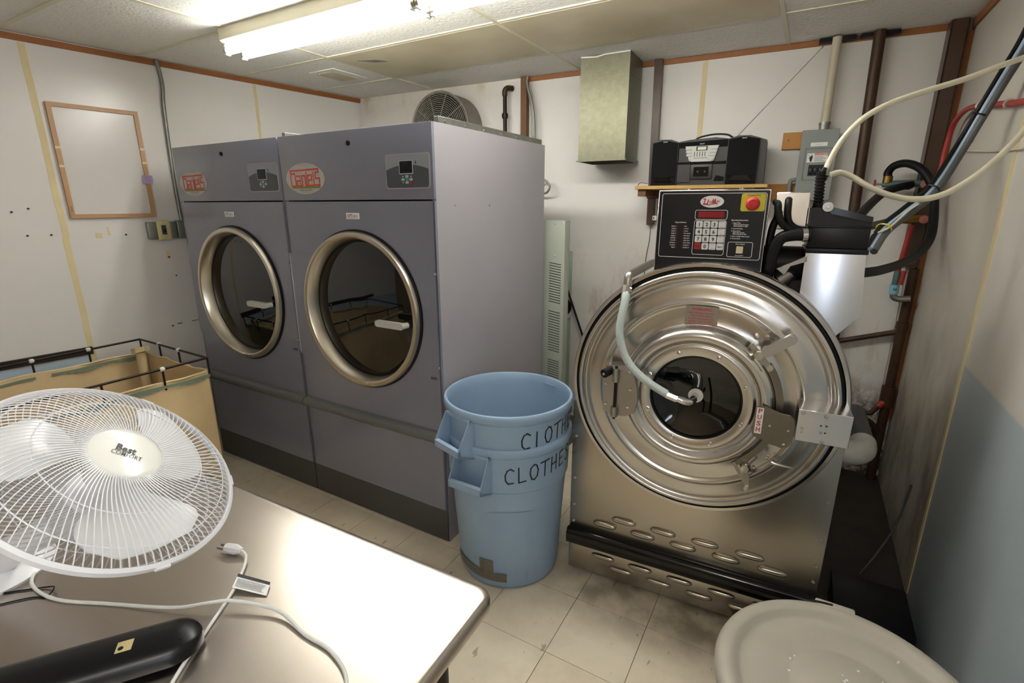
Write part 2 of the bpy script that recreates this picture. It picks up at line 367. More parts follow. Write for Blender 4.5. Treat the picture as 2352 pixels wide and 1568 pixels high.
# wood trims along the ceiling
def strip_left(y0, y1, z0, z1, t=.012, off=0): return [Vector((LW(y)+o, y, z)) for y in (y0, y1) for o in (off, off+t) for z in (z0, z1)]
def slab(mb, P):   # 8 points ordered a(o0z0,o0z1,o1z0,o1z1), b(...)
    i = len(mb.v); mb.v += [Vector(p) for p in P]
    for q in ((0, 1, 3, 2), (4, 6, 7, 5), (0, 4, 5, 1), (2, 3, 7, 6), (0, 2, 6, 4), (1, 5, 7, 3)): mb.f.append(tuple(i+k for k in q))
    return mb
struct('trim_1', slab(MB(), strip_left(YN, 3.38, 2.466, 2.497)), 'trim_wood', 'brown wooden trim along top of left wall')
def strip_back(x0, x1, z0, z1, t=.012, off=0): return [Vector((x, BW(x)-o, z)) for x in (x0, x1) for o in (off, off+t) for z in (z0, z1)]
struct('trim_2', slab(MB(), strip_back(-1.87, .5, 2.472, 2.499)), 'trim_wood', 'brown wooden trim along top of back wall')
struct('trim_3', MB().box(RX-.012, RX, -1.6, 3.5, 2.46, 2.497), 'trim_wood', 'brown wooden trim along top of right wall')
struct('trim_4', slab(MB(), strip_left(-.6, 1.262, .752, .797, .014)), 'trim_black', 'black strip on left wall above blue band')
# seam tapes (part of the walls)
def tape_left(y, z0, z1, w, name='seam_tape', m='tape_yellow'):
    mb = MB(); n = 14
    for k in range(n):
        za, zb = z0+(z1-z0)*k/n, z0+(z1-z0)*(k+1)/n; j0 = random.uniform(-.003, .003)
        slab(mb, strip_left(y-w/2+j0, y+w/2+j0, za, zb+.001, .0015))
    return mb.build(name, m, wl)
tape_left(1.262, .1, 2.46, .030); tape_left(2.48, 1.9, 2.46, .022)
for y, z, w, h in ((1.40, 1.44, .03, .03), (1.46, 1.455, .012, .05), (1.75, 1.29, .02, .05), (1.78, 1.17, .01, .01), (1.74, .845, .03, .008), (1.83, .85, .05, .005)):
    slab(MB(), strip_left(y, y+w, z, z+h, .0012)).build('old_tape_mark', 'tape_yellow' if h > .01 else 'duct_tape', wl)
for y, z in ((.93, 1.605), (1.0, 1.605), (1.06, 1.598), (1.13, 1.615), (1.20, 1.47), (1.10, 1.47), (1.55, 1.455), (1.76, 1.30), (1.95, .86), (1.90, .84), (1.71, .84)):
    MB().cyl((LW(y)-.002, y, z), (LW(y)+.006, y, z), .005, 8).build('wall_plug', 'dark_iron', wl)
slab(MB(), strip_back(-.69, -.66, 1.9, 2.472, .0015)).build('seam_tape', 'tape_yellow', wb)
slab(MB(), strip_back(-3.44, -1.905, .9, 2.47, .012)).build('wall_panel', 'wall_white_back', wb, 'stained white panel behind the dryers')
slab(MB(), strip_back(-1.215, .5, .3, 1.29, .006)).build('wall_panel', 'wall_white_back', wb)
slab(MB(), strip_back(-1.49, -1.215, .3, 1.29, .006)).build('wall_panel', 'wall_white_back', wb)
slab(MB(), strip_back(-1.62, -1.492, .2, 1.30, .003)).build('green_strip', 'insul_green', wb, 'pale green strip of exposed wall')
MB().box(RX-.004, RX, 2.398, 2.422, .02, 2.46).build('seam_tape', 'tape_yellow', wr)
for y, z in ((2.78, 2.15), (3.05, 1.9)): MB().cyl((RX+.002, y, z), (RX-.006, y, z), .006, 8).build('wall_plug', 'dark_iron', wr)

# ------------------------------------------------------------------ fluorescent fixtures
def fixture(label, loc, rz, pairs):
    t = thing('fluorescent_light', label, 'light', loc, rz)
    L = .04+1.275*pairs-.03+.02
    prof = [(-.075, .078), (-.075, .022), (-.045, .0), (.045, .0), (.075, .022), (.075, .078)]
    MB().prism(prof, 0, L, lambda a, d, z: Vector((d, a, z))).build('housing', 'fixture_cream', t)
    for k in range(pairs):
        xa = (.02+1.275*k, 1.265+1.275*k)
        for y in (-.047, .047):
            MB().tube([(xa[0], y, -.022), (xa[1], y, -.022)], .019, 16).build('tube', 'tube_glow', t)
            for e, d in ((xa[0], 1), (xa[1], -1)):
                MB().cyl((e-.012*d, y, -.022), (e+.004*d, y, -.022), .0195, 14).build('tube_cap', 'zinc', t)
                MB().box(e-.014, e+.002, y-.014, y+.014, -.046, .006, .003, seg=1).build('socket', 'white_plastic', t)
    return t
fixture('long fluorescent light on the ceiling above the dryers', (-2.735, 1.81, CZ-.078), 0, 2)
fixture('short fluorescent light on the ceiling behind the viewer', (.14, -1.55, CZ-.078), PI/2, 1)

# window behind the viewer in the right wall, bright daylight outside
emit('window_day', 'dbe8fb', WINDOW_DAY)
w1 = struct('window_1', MB().box(RX-.02, RX, -1.08, -.70, .95, 2.12, .003, seg=1), 'white_plastic', 'white framed window in right wall behind the viewer')
for z0, z1 in ((.99, 1.52), (1.55, 2.08)): MB().box(RX-.026, RX-.019, -1.045, -.735, z0, z1).build('window_pane', 'window_day', w1)
MB().box(RX-.05, RX, -1.11, -.67, .925, .95, .004).build('window_sill', 'white_plastic', w1)

# ------------------------------------------------------------------ dryers
def slots_plate(mb, x0, x1, z0, z1, y, cx, cz, r, n=64, th=.02):
    # rectangular sheet with a round opening
    ring = [(cx+r*math.cos(2*PI*k/n), cz+r*math.sin(2*PI*k/n)) for k in range(n)]; out = []
    for k in range(n):
        c, s_ = math.cos(2*PI*k/n), math.sin(2*PI*k/n)
        tx = ((x1-cx)/c if c > 1e-6 else (x0-cx)/c if c < -1e-6 else 1e9); tz = ((z1-cz)/s_ if s_ > 1e-6 else (z0-cz)/s_ if s_ < -1e-6 else 1e9)
        t = min(tx, tz); out.append((cx+c*t, cz+s_*t))
    i = len(mb.v); mb.v += [Vector((x, y, z)) for x, z in ring] + [Vector((x, y, z)) for x, z in out] + [Vector((x, y+th, z)) for x, z in ring]
    for k in range(n):
        k2 = (k+1) % n; mb.f.append((i+k, i+k2, i+n+k2, i+n+k)); mb.f.append((i+k, i+2*n+k, i+2*n+k2, i+k2))
    for ax, az in ((x0, z0), (x1, z0), (x1, z1), (x0, z1)):      # corner fillers
        best = sorted(range(n), key=lambda k: (out[k][0]-ax)**2+(out[k][1]-az)**2)[:2]; j = len(mb.v); mb.v.append(Vector((ax, y, az)))
        mb.f.append((j, i+n+best[0], i+n+best[1]))
    return mb
def make_dryer(label):
    t = thing('tumble_dryer', label, 'dryer', group='grey tumble dryers side by side')
    w, h, dp = .965, 1.955, 1.01; cx, cz = .485, 1.135
    mb = MB(); mb.box(.002, .02, .012, dp, .0, h).box(w-.02, w, .012, dp, .0, h).box(.02, w-.02, dp-.02, dp, .0, h).box(.02, w-.02, .03, dp-.02, h-.02, h-.002).box(.02, w-.02, .05, dp-.02, .0, .02)
    mb.build('cabinet', 'dryer_side', t, 'pale lavender grey side panels')
    MB().box(.002, w-.001, 0, .028, 1.654, h, .003, seg=2).build('upper_panel', 'dryer_front', t)
    slots_plate(MB(), .002, w-.001, .180, 1.648, .0, cx, cz, .372).build('front_panel', 'dryer_front', t)
    MB().box(.002, .012, .0, .02, .18, 1.648).build('edge_fold', 'dryer_front', t); MB().box(w-.011, w-.001, 0, .02, .18, 1.648).build('edge_fold', 'dryer_front', t)
    MB().box(.004, w-.002, .004, .03, .004, .176, .002, seg=1).build('kick_panel', 'dryer_dark', t)
    poly = [(.004-.004, .600), (-.022, .592), (-.034, .570), (-.022, .548), (0, .540)]
    mb = MB(); mb.prism(poly, .002, w-.001, lambda a, d, z: Vector((d, a, z))).build('bumper', 'bumper_grey', t, 'dark grey rubber bumper rail', smooth=60)
    arcp = [(cx+.384*math.cos(math.radians(a)), cz+.384*math.sin(math.radians(a))) for a in range(228, 131, -8) if .852 < cz+.384*math.sin(math.radians(a)) < 1.395]
    MB().prism([(.004, .852), (.222, .852)] + arcp + [(.200, 1.395), (.004, 1.395)], -.008, .0).build('hinge_cover', 'dryer_front', t)
    MB().box(.001, .011, -.010, -.002, .86, 1.39, .002, seg=1).build('hinge_strip', 'dryer_side', t)
    # door
    d = MB().lathe([(.372, .0), (.379, .004), (.380, .020), (.374, .032), (.358, .034), (.349, .028), (.338, -.036), (.330, -.036)], 96, front(cx, cz)).build('door_ring', 'steel_ring', t, 'brushed steel porthole ring', smooth=50)
    MB().lathe([(.372, .001), (.388, .001), (.388, .008), (.379, .012)], 96, front(cx, cz)).build('gasket', 'black_rubber', t)
    MB().lathe([(.339, -.030), (.318, -.030), (.318, -.033)], 96, front(cx, cz)).build('inner_seal', 'black_rubber', d)
    g = MB().lathe([(.336, -.031), (.30, -.027), (.2, -.020), (.1, -.016), (.0001, -.015)], 64, front(cx, cz)).build('door_glass', 'dark_glass', d, 'dark tinted porthole glass', smooth=60)
    mb = MB().lathe([(.335, -.05), (.40, -.07), (.40, -.62), (.38, -.64), (.0001, -.64)], 64, front(cx, cz)).build('drum', 'machine_dark', t)
    hb = MB(); hb.prism(rrect(.646, .815, 1.092, 1.122, .014), -.075, -.055).build('door_handle', 'handle_grey', d, 'pale grey lever handle', smooth=30)
    MB().tube([(.80, -.056, 1.107), (.805, -.03, 1.107)], .014, 14).build('handle_stem', 'handle_grey', d)
    # control panel, recessed look with pale frame
    c = MB().prism(rrect(.708, .950, 1.698, 1.840, .012), -.004, .002).build('control_panel', 'dryer_side', t)
    pm = MB().prism(rrect(.713, .945, 1.703, 1.835, .009), -.0052, -.004).build('panel_face', 'panel_grey', c)
    arc = [(.713+.232*k/16, 1.775+.020*(1-((k-8)/8)**2)) for k in range(17)]
    MB().prism(arc + [(.945, 1.712), (.936, 1.703), (.722, 1.703), (.713, 1.712)], -.0058, -.005).build('panel_arch', 'panel_dark', c)
    MB().prism(rrect(.787, .863, 1.757, 1.813, .003), -.0068, -.0055).build('screen_frame', 'light_key', c)
    MB().prism(rrect(.791, .859, 1.761, 1.809, .001), -.0074, -.0065).build('screen', 'black_gloss', c)
    MB().box(.876, .880, -.0065, -.005, 1.797, 1.808).build('status_lamp', 'black_print', c)
    for kx, kz, km in ((.828, 1.748, 'light_key'), (.806, 1.736, 'light_key'), (.828, 1.736, 'green_key'), (.850, 1.736, 'light_key'), (.828, 1.724, 'light_key'), (.850, 1.724, 'red_deep')):
        MB().prism(rrect(kx-.0085, kx+.0085, kz-.0052, kz+.0052, .002, 3), -.0072, -.0055).build('key', km, c)
    mb = MB()
    for kx, kz in ((.806, 1.748), (.850, 1.748), (.806, 1.724)): mb.box(kx-.002, kx+.002, -.0064, -.0056, kz-.002, kz+.002)
    mb.build('key_symbol', 'white_print', c)
    # lock, logo sticker, name plate, slot, screws
    MB().lathe([(.011, 0), (.011, .006), (.008, .008), (.0001, .008)], 18, front(.49, 1.899)).build('lock', 'black_plastic', t)
    MB().lathe([(.009, .0), (.009, .004), (.0001, .005)], 16, front(.50, .863)).v
    st = MB().disc(.0715, .0, 56, front(.177, 1.755, -.0012), .139); st.f = st.f; so = st.build('logo_sticker', 'sticker_grey', t, 'oval grey sticker reading Daniels')
    P = facing(.177, 1.755, -.0024); k = .207/6.75     # logo letters as bent bars
    def q(lines, wd=.0058): return [[((x-3.35)*k*1.0, (z-2.5)*k*.53+.004) for x, z in ln] for ln in lines]
    L = [[(0, 3.2), (.15, .2), (1.2, .2), (1.05, 3.75), (0, 3.75), (0, 4.55), (6.6, 4.85), (6.6, 4.0), (5.85, 4.0), (5.85, 2.3), (6.75, 2.3), (6.75, .35), (5.5, .35)],
         [(1.45, 3.05), (2.25, 3.05), (2.3, .25), (1.5, .25), (1.5, 1.7), (2.25, 1.7)], [(2.3, .25), (2.7, .25), (2.65, 3.1), (3.4, 3.1), (3.5, .3), (3.75, .3), (3.75, 3.2)],
         [(3.75, .3), (4.1, .3), (4.1, 3.2), (4.95, 3.2), (4.95, 1.8), (4.15, 1.8)], [(4.1, .3), (5.5, .35), (5.35, 3.9)], [(3.72, 3.75), (3.74, 3.95)]]
    strokes(MB(), q(L), .0066, P).build('logo_print', 'orange_red', so)
    MB().box(.177-.098, .177+.106, -.0026, -.0014, 1.755-.0445, 1.755-.0355).build('logo_bar', 'olive_print', so)
    mb = text(MB(), '1-800-258-3570', .013, facing(.177, 1.755-.0575, -.0024), 'CENTER', .092)
    text(mb, 'SALES SERVICE PARTS', .006, facing(.177, 1.755+.060, -.0024), 'CENTER', .08); text(mb, 'www.daniels', .005, facing(.177, 1.755-.0665, -.0024), 'CENTER', .06); mb.build('sticker_print', 'grey_print', so)
    np_ = MB().box(.440, .525, -.0018, 0, 1.569, 1.597).build('name_plate', 'paper_white', t, 'white name plate reading OPTidry')
    text(MB(), 'OPT', .022, facing(.446, 1.576, -.0026), width=.034, bold=.012).build('name_print', 'red_deep', np_)
    mb = text(MB(), 'idry', .022, facing(.482, 1.576, -.0026), width=.032); mb.box(.455, .500, -.0026, -.0019, 1.5725, 1.5735); mb.build('name_print', 'grey_print', np_)
    MB().box(.903, .937, -.0015, 0, .857, .869).build('latch_slot', 'dryer_dark', t)
    for z in (1.344, .917): MB().lathe([(.007, 0), (.006, .004), (.0001, .006)], 12, front(w-.012, z)).build('screw', 'screw', t)
    for yy in (.09, .16, .63, .70):
        for z in ((1.12, .83) if yy < .5 else (1.16, .84)):
            MB().lathe([(.004, 0), (.0035, .002), (.0001, .0025)], 8, Matrix.Translation((w, yy, z)) @ Matrix.Rotation(PI/2, 4, 'Y')).build('rivet', 'dryer_side', t)
    for yy in (.14, .42, .72, .95): MB().lathe([(.004, 0), (.0035, .002), (.0001, .0025)], 8, Matrix.Translation((w, yy, 1.63)) @ Matrix.Rotation(PI/2, 4, 'Y')).build('rivet', 'screw', t)
    mb = MB(); mb.box(.93, .955, .06, dp-.02, h-.004, h+.028, .001, seg=1); mb.box(.01, .955, .03, dp, h-.004, h+.002); mb.build('top_flange', 'galvanized', t)
    for yy in (.1, .25, .4, .55, .7, .85): MB().lathe([(.005, 0), (.005, .003), (.0001, .004)], 8, Matrix.Translation((.955, yy, h+.01)) @ Matrix.Rotation(PI/2, 4, 'Y')).build('flange_screw', 'screw', t)
    return t
d2 = make_dryer('grey tumble dryer standing beside the blue bins'); d2.location = (-2.322, 1.70, 0)
d1 = copy_tree(d2); d1.location = (-3.292, 1.70, 0); d1['label'] = 'grey tumble dryer in the corner by the left wall, behind the cart'
rh = MB().box(.80, 1.066, 1.095, 1.17, .05, 1.54, .004).build('rear_housing', 'perf_green', d2, 'pale green perforated sheet metal housing')
for z0, z1 in ((1.035, 1.29), (.72, .99), (.42, .67)):
    mb = MB()
    for k in range(16):
        zz = z0+(z1-z0)*k/16
        mb.quad([(.965, 1.0944, zz+.012), (1.045, 1.0944, zz+.001), (1.045, 1.0944, zz+.007), (.965, 1.0944, zz+.018)])
    mb.build('vent_slots', 'slot_dark', rh)
for x, z in ((1.0, 1.52), (1.05, 1.525), (1.0, 1.33), (1.05, 1.35)): MB().lathe([(.005, 0), (.0001, .004)], 8, front(x, z, 1.095)).build('screw', 'screw', rh)

# ------------------------------------------------------------------ washer-extractor
ws = thing('washing_machine', 'large stainless steel washing machine with round door and keypad', 'washer', (-.281, 1.8615, 0), math.atan(.066))
ZC = .968
mb = MB(); mb.box(-.484, .484, .0, .95, .022, .16, .004).box(-.484, .484, .0, .95, .16, .93, .004)
cab = mb.build('cabinet', 'steel_front', ws, 'brushed stainless cabinet')
mb = MB()
for x in (-.42, .42):
    for y in (.08, .85): mb.cyl((x, y, 0), (x, y, .03), .03, 14)
mb.build('foot', 'black_rubber', ws)
MB().prism([(.0, .236), (-.020, .238), (-.034, .220), (-.036, .196), (-.030, .170), (-.012, .157), (0, .157)], -.487, .487, lambda a, d, z: Vector((d, a, z))).build('bumper', 'black_gloss', ws, 'glossy black rubber bumper', smooth=60)
lou = None
def louver(x, z):
    global lou
    if lou is None:
        m = MB(); n = 18; L = .104
        for i in range(n+1):
            u = i/n; xx = (u-.5)*L; e = math.sqrt(max(0, 1-abs(2*u-1)**3.5)); hgt = .010*e+.002
            for j in range(7):
                a = PI*j/6; m.v.append(Vector((xx, -.0125*e*math.sin(a)**.7, hgt*math.cos(a))))
        for i in range(n):
            for j in range(6): m.f.append((i*7+j, (i+1)*7+j, (i+1)*7+j+1, i*7+j+1))
        o = m.build('louver', 'steel_front', ws, smooth=70); lou = o.data
    else:
        o = bpy.data.objects.new('louver', lou); COL.objects.link(o); o.parent = ws
    o.location = (x, -.0005, z)
for k in range(9): louver(-.323+.0815*k, .287 if k % 2 == 0 else .328)
for k in range(9): louver(-.323+.0815*k, .122 if k % 2 == 0 else .080)
for x, zs in ((-.465, (.68, .48, .35, .265)), (.465, (.62, .47, .36, .29))):
    for z in zs: MB().lathe([(.006, 0), (.005, .003), (.0001, .004)], 10, front(x, z)).build('screw', 'screw', ws)
MB().lathe([(.45, .02), (.465, .02), (.465, -.80), (.0001, -.80)], 96, front(0, ZC)).build('drum_shell', 'steel_door', ws, smooth=50)
MB().lathe([(.44, -.01), (.474, .0), (.4745, .034), (.470, .042), (.459, .042), (.455, .030), (.44, .028)], 128, front(0, ZC)).build('door_rim', 'steel_door', ws, 'polished outer door rim', smooth=50)
MB().lathe([(.458, .032), (.455, .038), (.449, .040), (.443, .034)], 128, front(0, ZC)).build('gasket', 'black_rubber', ws)
door = MB().lathe([(.447, .028), (.447, .050), (.443, .058), (.436, .061), (.430, .058), (.426, .050), (.420, .044), (.414, .044), (.408, .052), (.400, .056), (.38, .058), (.358, .060), (.350, .063), (.345, .068), (.340, .0695), (.335, .068), (.330, .063), (.322, .062), (.295, .062), (.270, .062),
    (.263, .066), (.258, .082), (.252, .102), (.244, .115), (.234, .121), (.222, .121), (.213, .115), (.206, .104), (.201, .098), (.194, .098), (.192, .101), (.186, .101), (.158, .101), (.155, .098), (.154, .080)], 160, front(0, ZC)).build('door', 'steel_door', ws, 'spun stainless steel door with raised rings', smooth=60)
MB().lathe([(.1545, .097), (.150, .099), (.147, .090), (.146, .080)], 96, front(0, ZC)).build('window_seal', 'black_rubber', door)
MB().lathe([(.152, .088), (.12, .078), (.08, .066), (.04, .060), (.0001, .058)], 64, front(0, ZC)).build('door_window', 'door_glass', door, 'dark bowl-shaped window glass', smooth=70)
MB().lathe([(.16, .05), (.40, .03), (.40, -.5), (.0001, -.5)], 48, front(0, ZC)).build('basket', 'machine_dark', ws)
for k in range(8):
    a = math.radians(22.5+45*k); MB().lathe([(.0085, 0), (.0085, .003), (.006, .004), (.006, .010), (.0001, .011)], 6, front(.172*math.cos(a), ZC+.172*math.sin(a), -.101)).build('bolt', 'chrome', door)
# warning plate on the door
wp = MB().box(-.061, .046, -.0665, -.0635, 1.226, 1.295).build('warning_plate', 'cast_alu', door, 'small metal plate with red warning text')
mb = text(MB(), 'WARNING', .0135, facing(-.007, 1.2795, -.0672), 'CENTER', .066, bold=.02)
for s, z, w in (('MACHINE MAY BE HOT', 1.268, .084), ('AND CAUSE BURNS', 1.2585, .074), ('DO NOT OPEN DOOR UNTIL', 1.2475, .086), ('BASKET HAS STOPPED', 1.2385, .080), ('SERIOUS INJURY MAY RESULT', 1.2295, .092)): text(mb, s, .0068, facing(-.007, z, -.0672), 'CENTER', w, bold=.015)
mb.build('warning_print', 'red_print', wp)
# hinge
hg = MB().prism([(-.326, 1.034), (-.298, 1.040), (-.252, 1.045), (-.212, 1.032), (-.200, .99), (-.194, .935), (-.202, .885), (-.235, .866), (-.285, .862), (-.322, .876)], -.128, -.058).build('hinge', 'cast_alu', door, 'cast metal door hinge')
for za, zb in ((.862, .900), (1.0, 1.052)): MB().tube([(-.276, -.136, za), (-.276, -.136, zb)], .013, 16).build('hinge_knuckle', 'cast_alu', hg)
MB().tube([(-.276, -.136, .852), (-.276, -.136, 1.06)], .0055, 12).build('hinge_pin', 'dark_iron', hg)
MB().tube([(-.300, -.115, 1.036), (-.318, -.152, 1.029)], .0165, 20).build('hinge_knob', 'black_rubber', hg)
MB().lathe([(.005, 0), (.005, .003), (.0001, .004)], 10, Matrix.Translation((-.3185, -.153, 1.029)) @ Matrix.Rotation(.5, 4, 'Z') @ FR).build('hinge_screw', 'chrome', hg)
for x, z in ((-.313, .985), (-.222, .975), (-.312, .905), (-.228, .905)): MB().lathe([(.006, 0), (.005, .004), (.0001, .005)], 10, front(x, z, -.128)).build('screw', 'chrome', hg)
# latch block, push plate, lever and linkage
lb = MB().box(.318, .463, -.160, -.030, .904, 1.010, .0015, seg=1).build('latch_block', 'steel_bright', ws, 'bare metal latch block')
for x, z, r in ((.330, 1.000, .0062), (.393, .998, .0062), (.334, .950, .0042), (.333, .936, .0042), (.386, .945, .005), (.393, .912, .006)): MB().lathe([(r, 0), (r*.8, .003), (.0001, .004)], 12, front(x, z, -.160)).build('screw', 'screw', lb)
for x, z in ((.383, .966), (.398, .967), (.397, .944)): MB().lathe([(.003, 0), (.0001, .0006)], 8, front(x, z, -.160)).build('hole', 'dark_iron', lb)
pp = MB().prism([(.196, .982), (.205, .991), (.230, .991), (.250, .983), (.276, .974), (.300, .972), (.314, .958), (.317, .93), (.316, .882), (.306, .862), (.284, .855), (.252, .862), (.226, .873), (.202, .880), (.194, .890)], -.132, -.127).build('push_plate', 'plate_olive', door, 'bent metal push plate')
pl_ = MB().box(.2005, .2215, -.1334, -.1315, .8930, .9845).build('push_label', 'white_print', pp)
mb = MB()
for s, z in zip('PUSH', (.9660, .9440, .9220, .9000)): text(mb, s, .0225, facing(.2110, z, -.1340), 'CENTER', .0125, bold=.02)
mb.build('push_print', 'red_print', pl_)
for x, z in ((.244, .925), (.300, .918), (.292, .868)): MB().lathe([(.0045, 0), (.0001, .003)], 10, front(x, z, -.132)).build('screw', 'chrome', pp)
def bar(path, w, y0, y1):
    P = [Vector((x, z)) for x, z in path]; Lp, Rp = [], []
    for k, p in enumerate(P):
        d = (P[min(k+1, len(P)-1)]-P[max(k-1, 0)]).normalized(); n = Vector((-d.y, d.x))*w/2
        e = d*w*.35 if k == len(P)-1 else -d*w*.35 if k == 0 else Vector((0, 0)); Lp.append(p+n*(.6 if e.length else 1)+e); Rp.append(p-n*(.6 if e.length else 1)+e)
    m = MB(); fn = lambda p, y: Vector((p.x, y, p.y)); n = len(P)
    for k in range(n-1):
        i = len(m.v); m.v += [fn(a, y) for y in (y0, y1) for a in (Lp[k], Lp[k+1], Rp[k+1], Rp[k])]
        m.f += [(i, i+1, i+2, i+3), (i+7, i+6, i+5, i+4), (i, i+4, i+5, i+1), (i+3, i+2, i+6, i+7)]
        if k == 0: m.f.append((i, i+3, i+7, i+4))
        if k == n-2: m.f.append((i+1, i+5, i+6, i+2))
    return m
arc = [(.268*math.cos(math.radians(a)), ZC+.268*math.sin(math.radians(a))) for a in range(36, -62, -7)]
lk = bar([(.222, 1.122)] + [p for p in arc if p[1] < 1.115], .022, -.096, -.090).build('linkage_bar', 'plate_olive', door, 'curved latch linkage bar')
bar([(.163, 1.188), (.184, 1.163), (.222, 1.122)], .022, -.125, -.120).build('link_arm', 'cast_alu', lk)
bar([(.187, .745), (.196, .707), (.202, .672)], .021, -.108, -.103).build('link_arm', 'cast_alu', lk)
bar([arc[-1], (.202, .672)], .02, -.100, -.095).build('link_arm', 'cast_alu', lk)
ha = math.radians(38); cap = [(.2385+x*math.cos(ha)-z*math.sin(ha), 1.203+x*math.sin(ha)+z*math.cos(ha)) for x, z in rrect(-.055, .055, -.0155, .0155, .014, 6)]
m = MB().prism(cap, -.150, -.132); cin = [(.2385+(x-.2385)*.93, 1.203+(z-1.203)*.93) for x, z in cap]; m.prism(cin, -.153, -.149); m.build('lever_handle', 'cast_bright', door, 'cast metal lever handle', smooth=30)
MB().tube([(.205, -.10, 1.178), (.205, -.135, 1.178)], .012, 14).build('lever_boss', 'cast_bright', door)
MB().tube([(.184, -.06, 1.163), (.184, -.134, 1.163)], .012, 14).build('pivot_post', 'zinc', lk); MB().tube([(.187, -.06, .745), (.187, -.112, .745)], .009, 12).build('pivot_post', 'zinc', lk)
for x, z, r, y in ((.184, 1.163, .0155, -.134), (.222, 1.122, .010, -.125), (.187, .745, .0135, -.112), (.202, .670, .0095, -.108)): MB().lathe([(r, 0), (r, .009), (.0001, .010)], 6, front(x, z, y)).build('hex_bolt', 'zinc', lk)
for x, z in ((.171, 1.207), (.203, 1.213)): MB().lathe([(.008, 0), (.008, .018), (.0001, .019)], 6, front(x, z, -.061)).build('hex_bolt', 'zinc', lk)
MB().tube([(.192, -.085, .752), (.216, -.085, .788)], .0105, 14).build('spring_post', 'chrome', lk)
MB().tube([(.268, -.10, .783), (.285, -.105, .781), (.305, -.105, .779), (.331, -.10, .776)], [.011, .006, .005, .003], 12).build('release_tab', 'chrome', lk)
for x, z in ((.253, .800), (.251, .791), (.216, .731), (.176, .744)): MB().lathe([(.005, 0), (.0001, .004)], 10, front(x, z, -.096 if x > .24 else -.068)).build('screw', 'chrome', lk)
# inlet hose over the door
ih = MB().tube(spline([(-.272, -.062, 1.335), (-.269, -.098, 1.292), (-.274, -.128, 1.188), (-.243, -.14, 1.098), (-.180, -.148, 1.036), (-.096, -.15, .991), (-.055, -.147, .978)], 7), .0145, 16).build('inlet_hose', 'hose_clear', ws, 'translucent braided inlet hose', smooth=70)
MB().tube([(-.272, -.055, 1.350), (-.271, -.09, 1.296)], .0175, 8).build('hose_collar', 'chrome', ih)
MB().tube(spline([(-.271, .38, 1.385), (-.271, .05, 1.385), (-.271, -.03, 1.384), (-.271, -.050, 1.375), (-.272, -.058, 1.345)], 6), .0165, 16).build('inlet_pipe', 'cast_alu', ih, smooth=60)
MB().tube([(-.088, -.1495, .988), (-.052, -.1475, .977)], .0165, 8).build('hose_collar', 'chrome', ih)
MB().tube(spline([(-.052, -.1475, .977), (-.030, -.145, .970), (-.012, -.138, .967), (-.004, -.118, .967), (-.002, -.07, .967)], 5), .0135, 14).build('elbow', 'chrome', ih, smooth=70)
MB().lathe([(.026, .0), (.026, .006), (.0001, .006)], 28, front(0, ZC, -.062)).build('window_flange', 'pvc_white', ih)
# control box
cb = MB().box(-.194, .160, .002, .30, 1.28, 1.681, .002, seg=1).build('control_box', 'steel_bright', ws, 'control box above the door')
MB().prism(rrect(-.191, .157, 1.285, 1.677, .004, 2), -.001, .003).build('face_plate', 'panel_navy', cb, 'dark blue-black keypad face plate')
for x in (-.10, .07): MB().lathe([(.008, 0), (.008, .004), (.0001, .006)], 10, Matrix.Translation((x, .03, 1.681))).build('screw', 'chrome', cb)
def outline(mb, x0, x1, z0, z1, r, w, y):
    a = rrect(x0, x1, z0, z1, r); b = rrect(x0+w, x1-w, z0+w, z1-w, max(r-w, .0005)); i = len(mb.v); n = len(a)
    mb.v += [Vector((x, y, z)) for x, z in a+b]
    for k in range(n): mb.f.append((i+k, i+(k+1) % n, i+n+(k+1) % n, i+n+k))
    return mb
PY = -.0018
mb = outline(MB(), -.181, .150, 1.452, 1.670, .008, .0018, PY); outline(mb, -.067, .037, 1.583, 1.615, .007, .0016, PY); outline(mb, -.067, .0365, 1.464, 1.581, .007, .0016, PY); outline(mb, .047, .125, 1.460, 1.511, .006, .0016, PY)
for s, z in (('Output Indicators', 1.571),): text(mb, s, .0062, facing(-.112, z, PY), 'CENTER', .038, bold=.02)
for k, s in enumerate(('Supply 1', 'Supply 2', 'Supply 3', 'Supply 4', 'Supply 5', 'Cold Fill', 'Hot Fill', 'Cold Spray', 'Hot Spray', 'Signal')): text(mb, s, .0054, facing(-.126, 1.558-.0081*k, PY), 'RIGHT', bold=.02, width=.0019*len(s))
for k, s in enumerate(('Heat', 'Forward', 'Reverse', 'Dist. Speed', 'Med. Speed', 'High Speed', 'Unlock Door', 'Drain Closed', 'Auxiliary 1', 'Auxiliary 2')): text(mb, s, .0054, facing(-.098, 1.558-.0081*k, PY), bold=.02, width=.0019*len(s))
text(mb, 'Operating Instructions', .0068, facing(.050, 1.580, PY), width=.052, bold=.02)
for s, x, z in (('1. Open Door.', .053, 1.571), ('Press and hold button.', .059, 1.566), ('Move handle to right.', .059, 1.561), ('2. Load Articles.', .053, 1.553), ('3. Close Door.', .053, 1.545), ('Push door closed.', .059, 1.540), ('Move handle to left.', .059, 1.535), ('4. Enter 2-Digit Wash Cycle.', .053, 1.5275), ('5. Press Start.', .053, 1.520)): text(mb, s, .0056, facing(x, z, PY), width=.0021*len(s), bold=.02)
text(mb, 'Door Unlock', .006, facing(.086, 1.502, PY), 'CENTER', .028, bold=.02); text(mb, 'Press and Hold', .0048, facing(.086, 1.4645, PY), 'CENTER', .024, bold=.02)
mb.build('panel_print', 'white_print', cb)
MB().prism(rrect(-.0565, .0265, 1.5895, 1.6095, .001), -.0035, -.001).build('display', 'red_display', cb, 'dark red display window')
mb = MB()
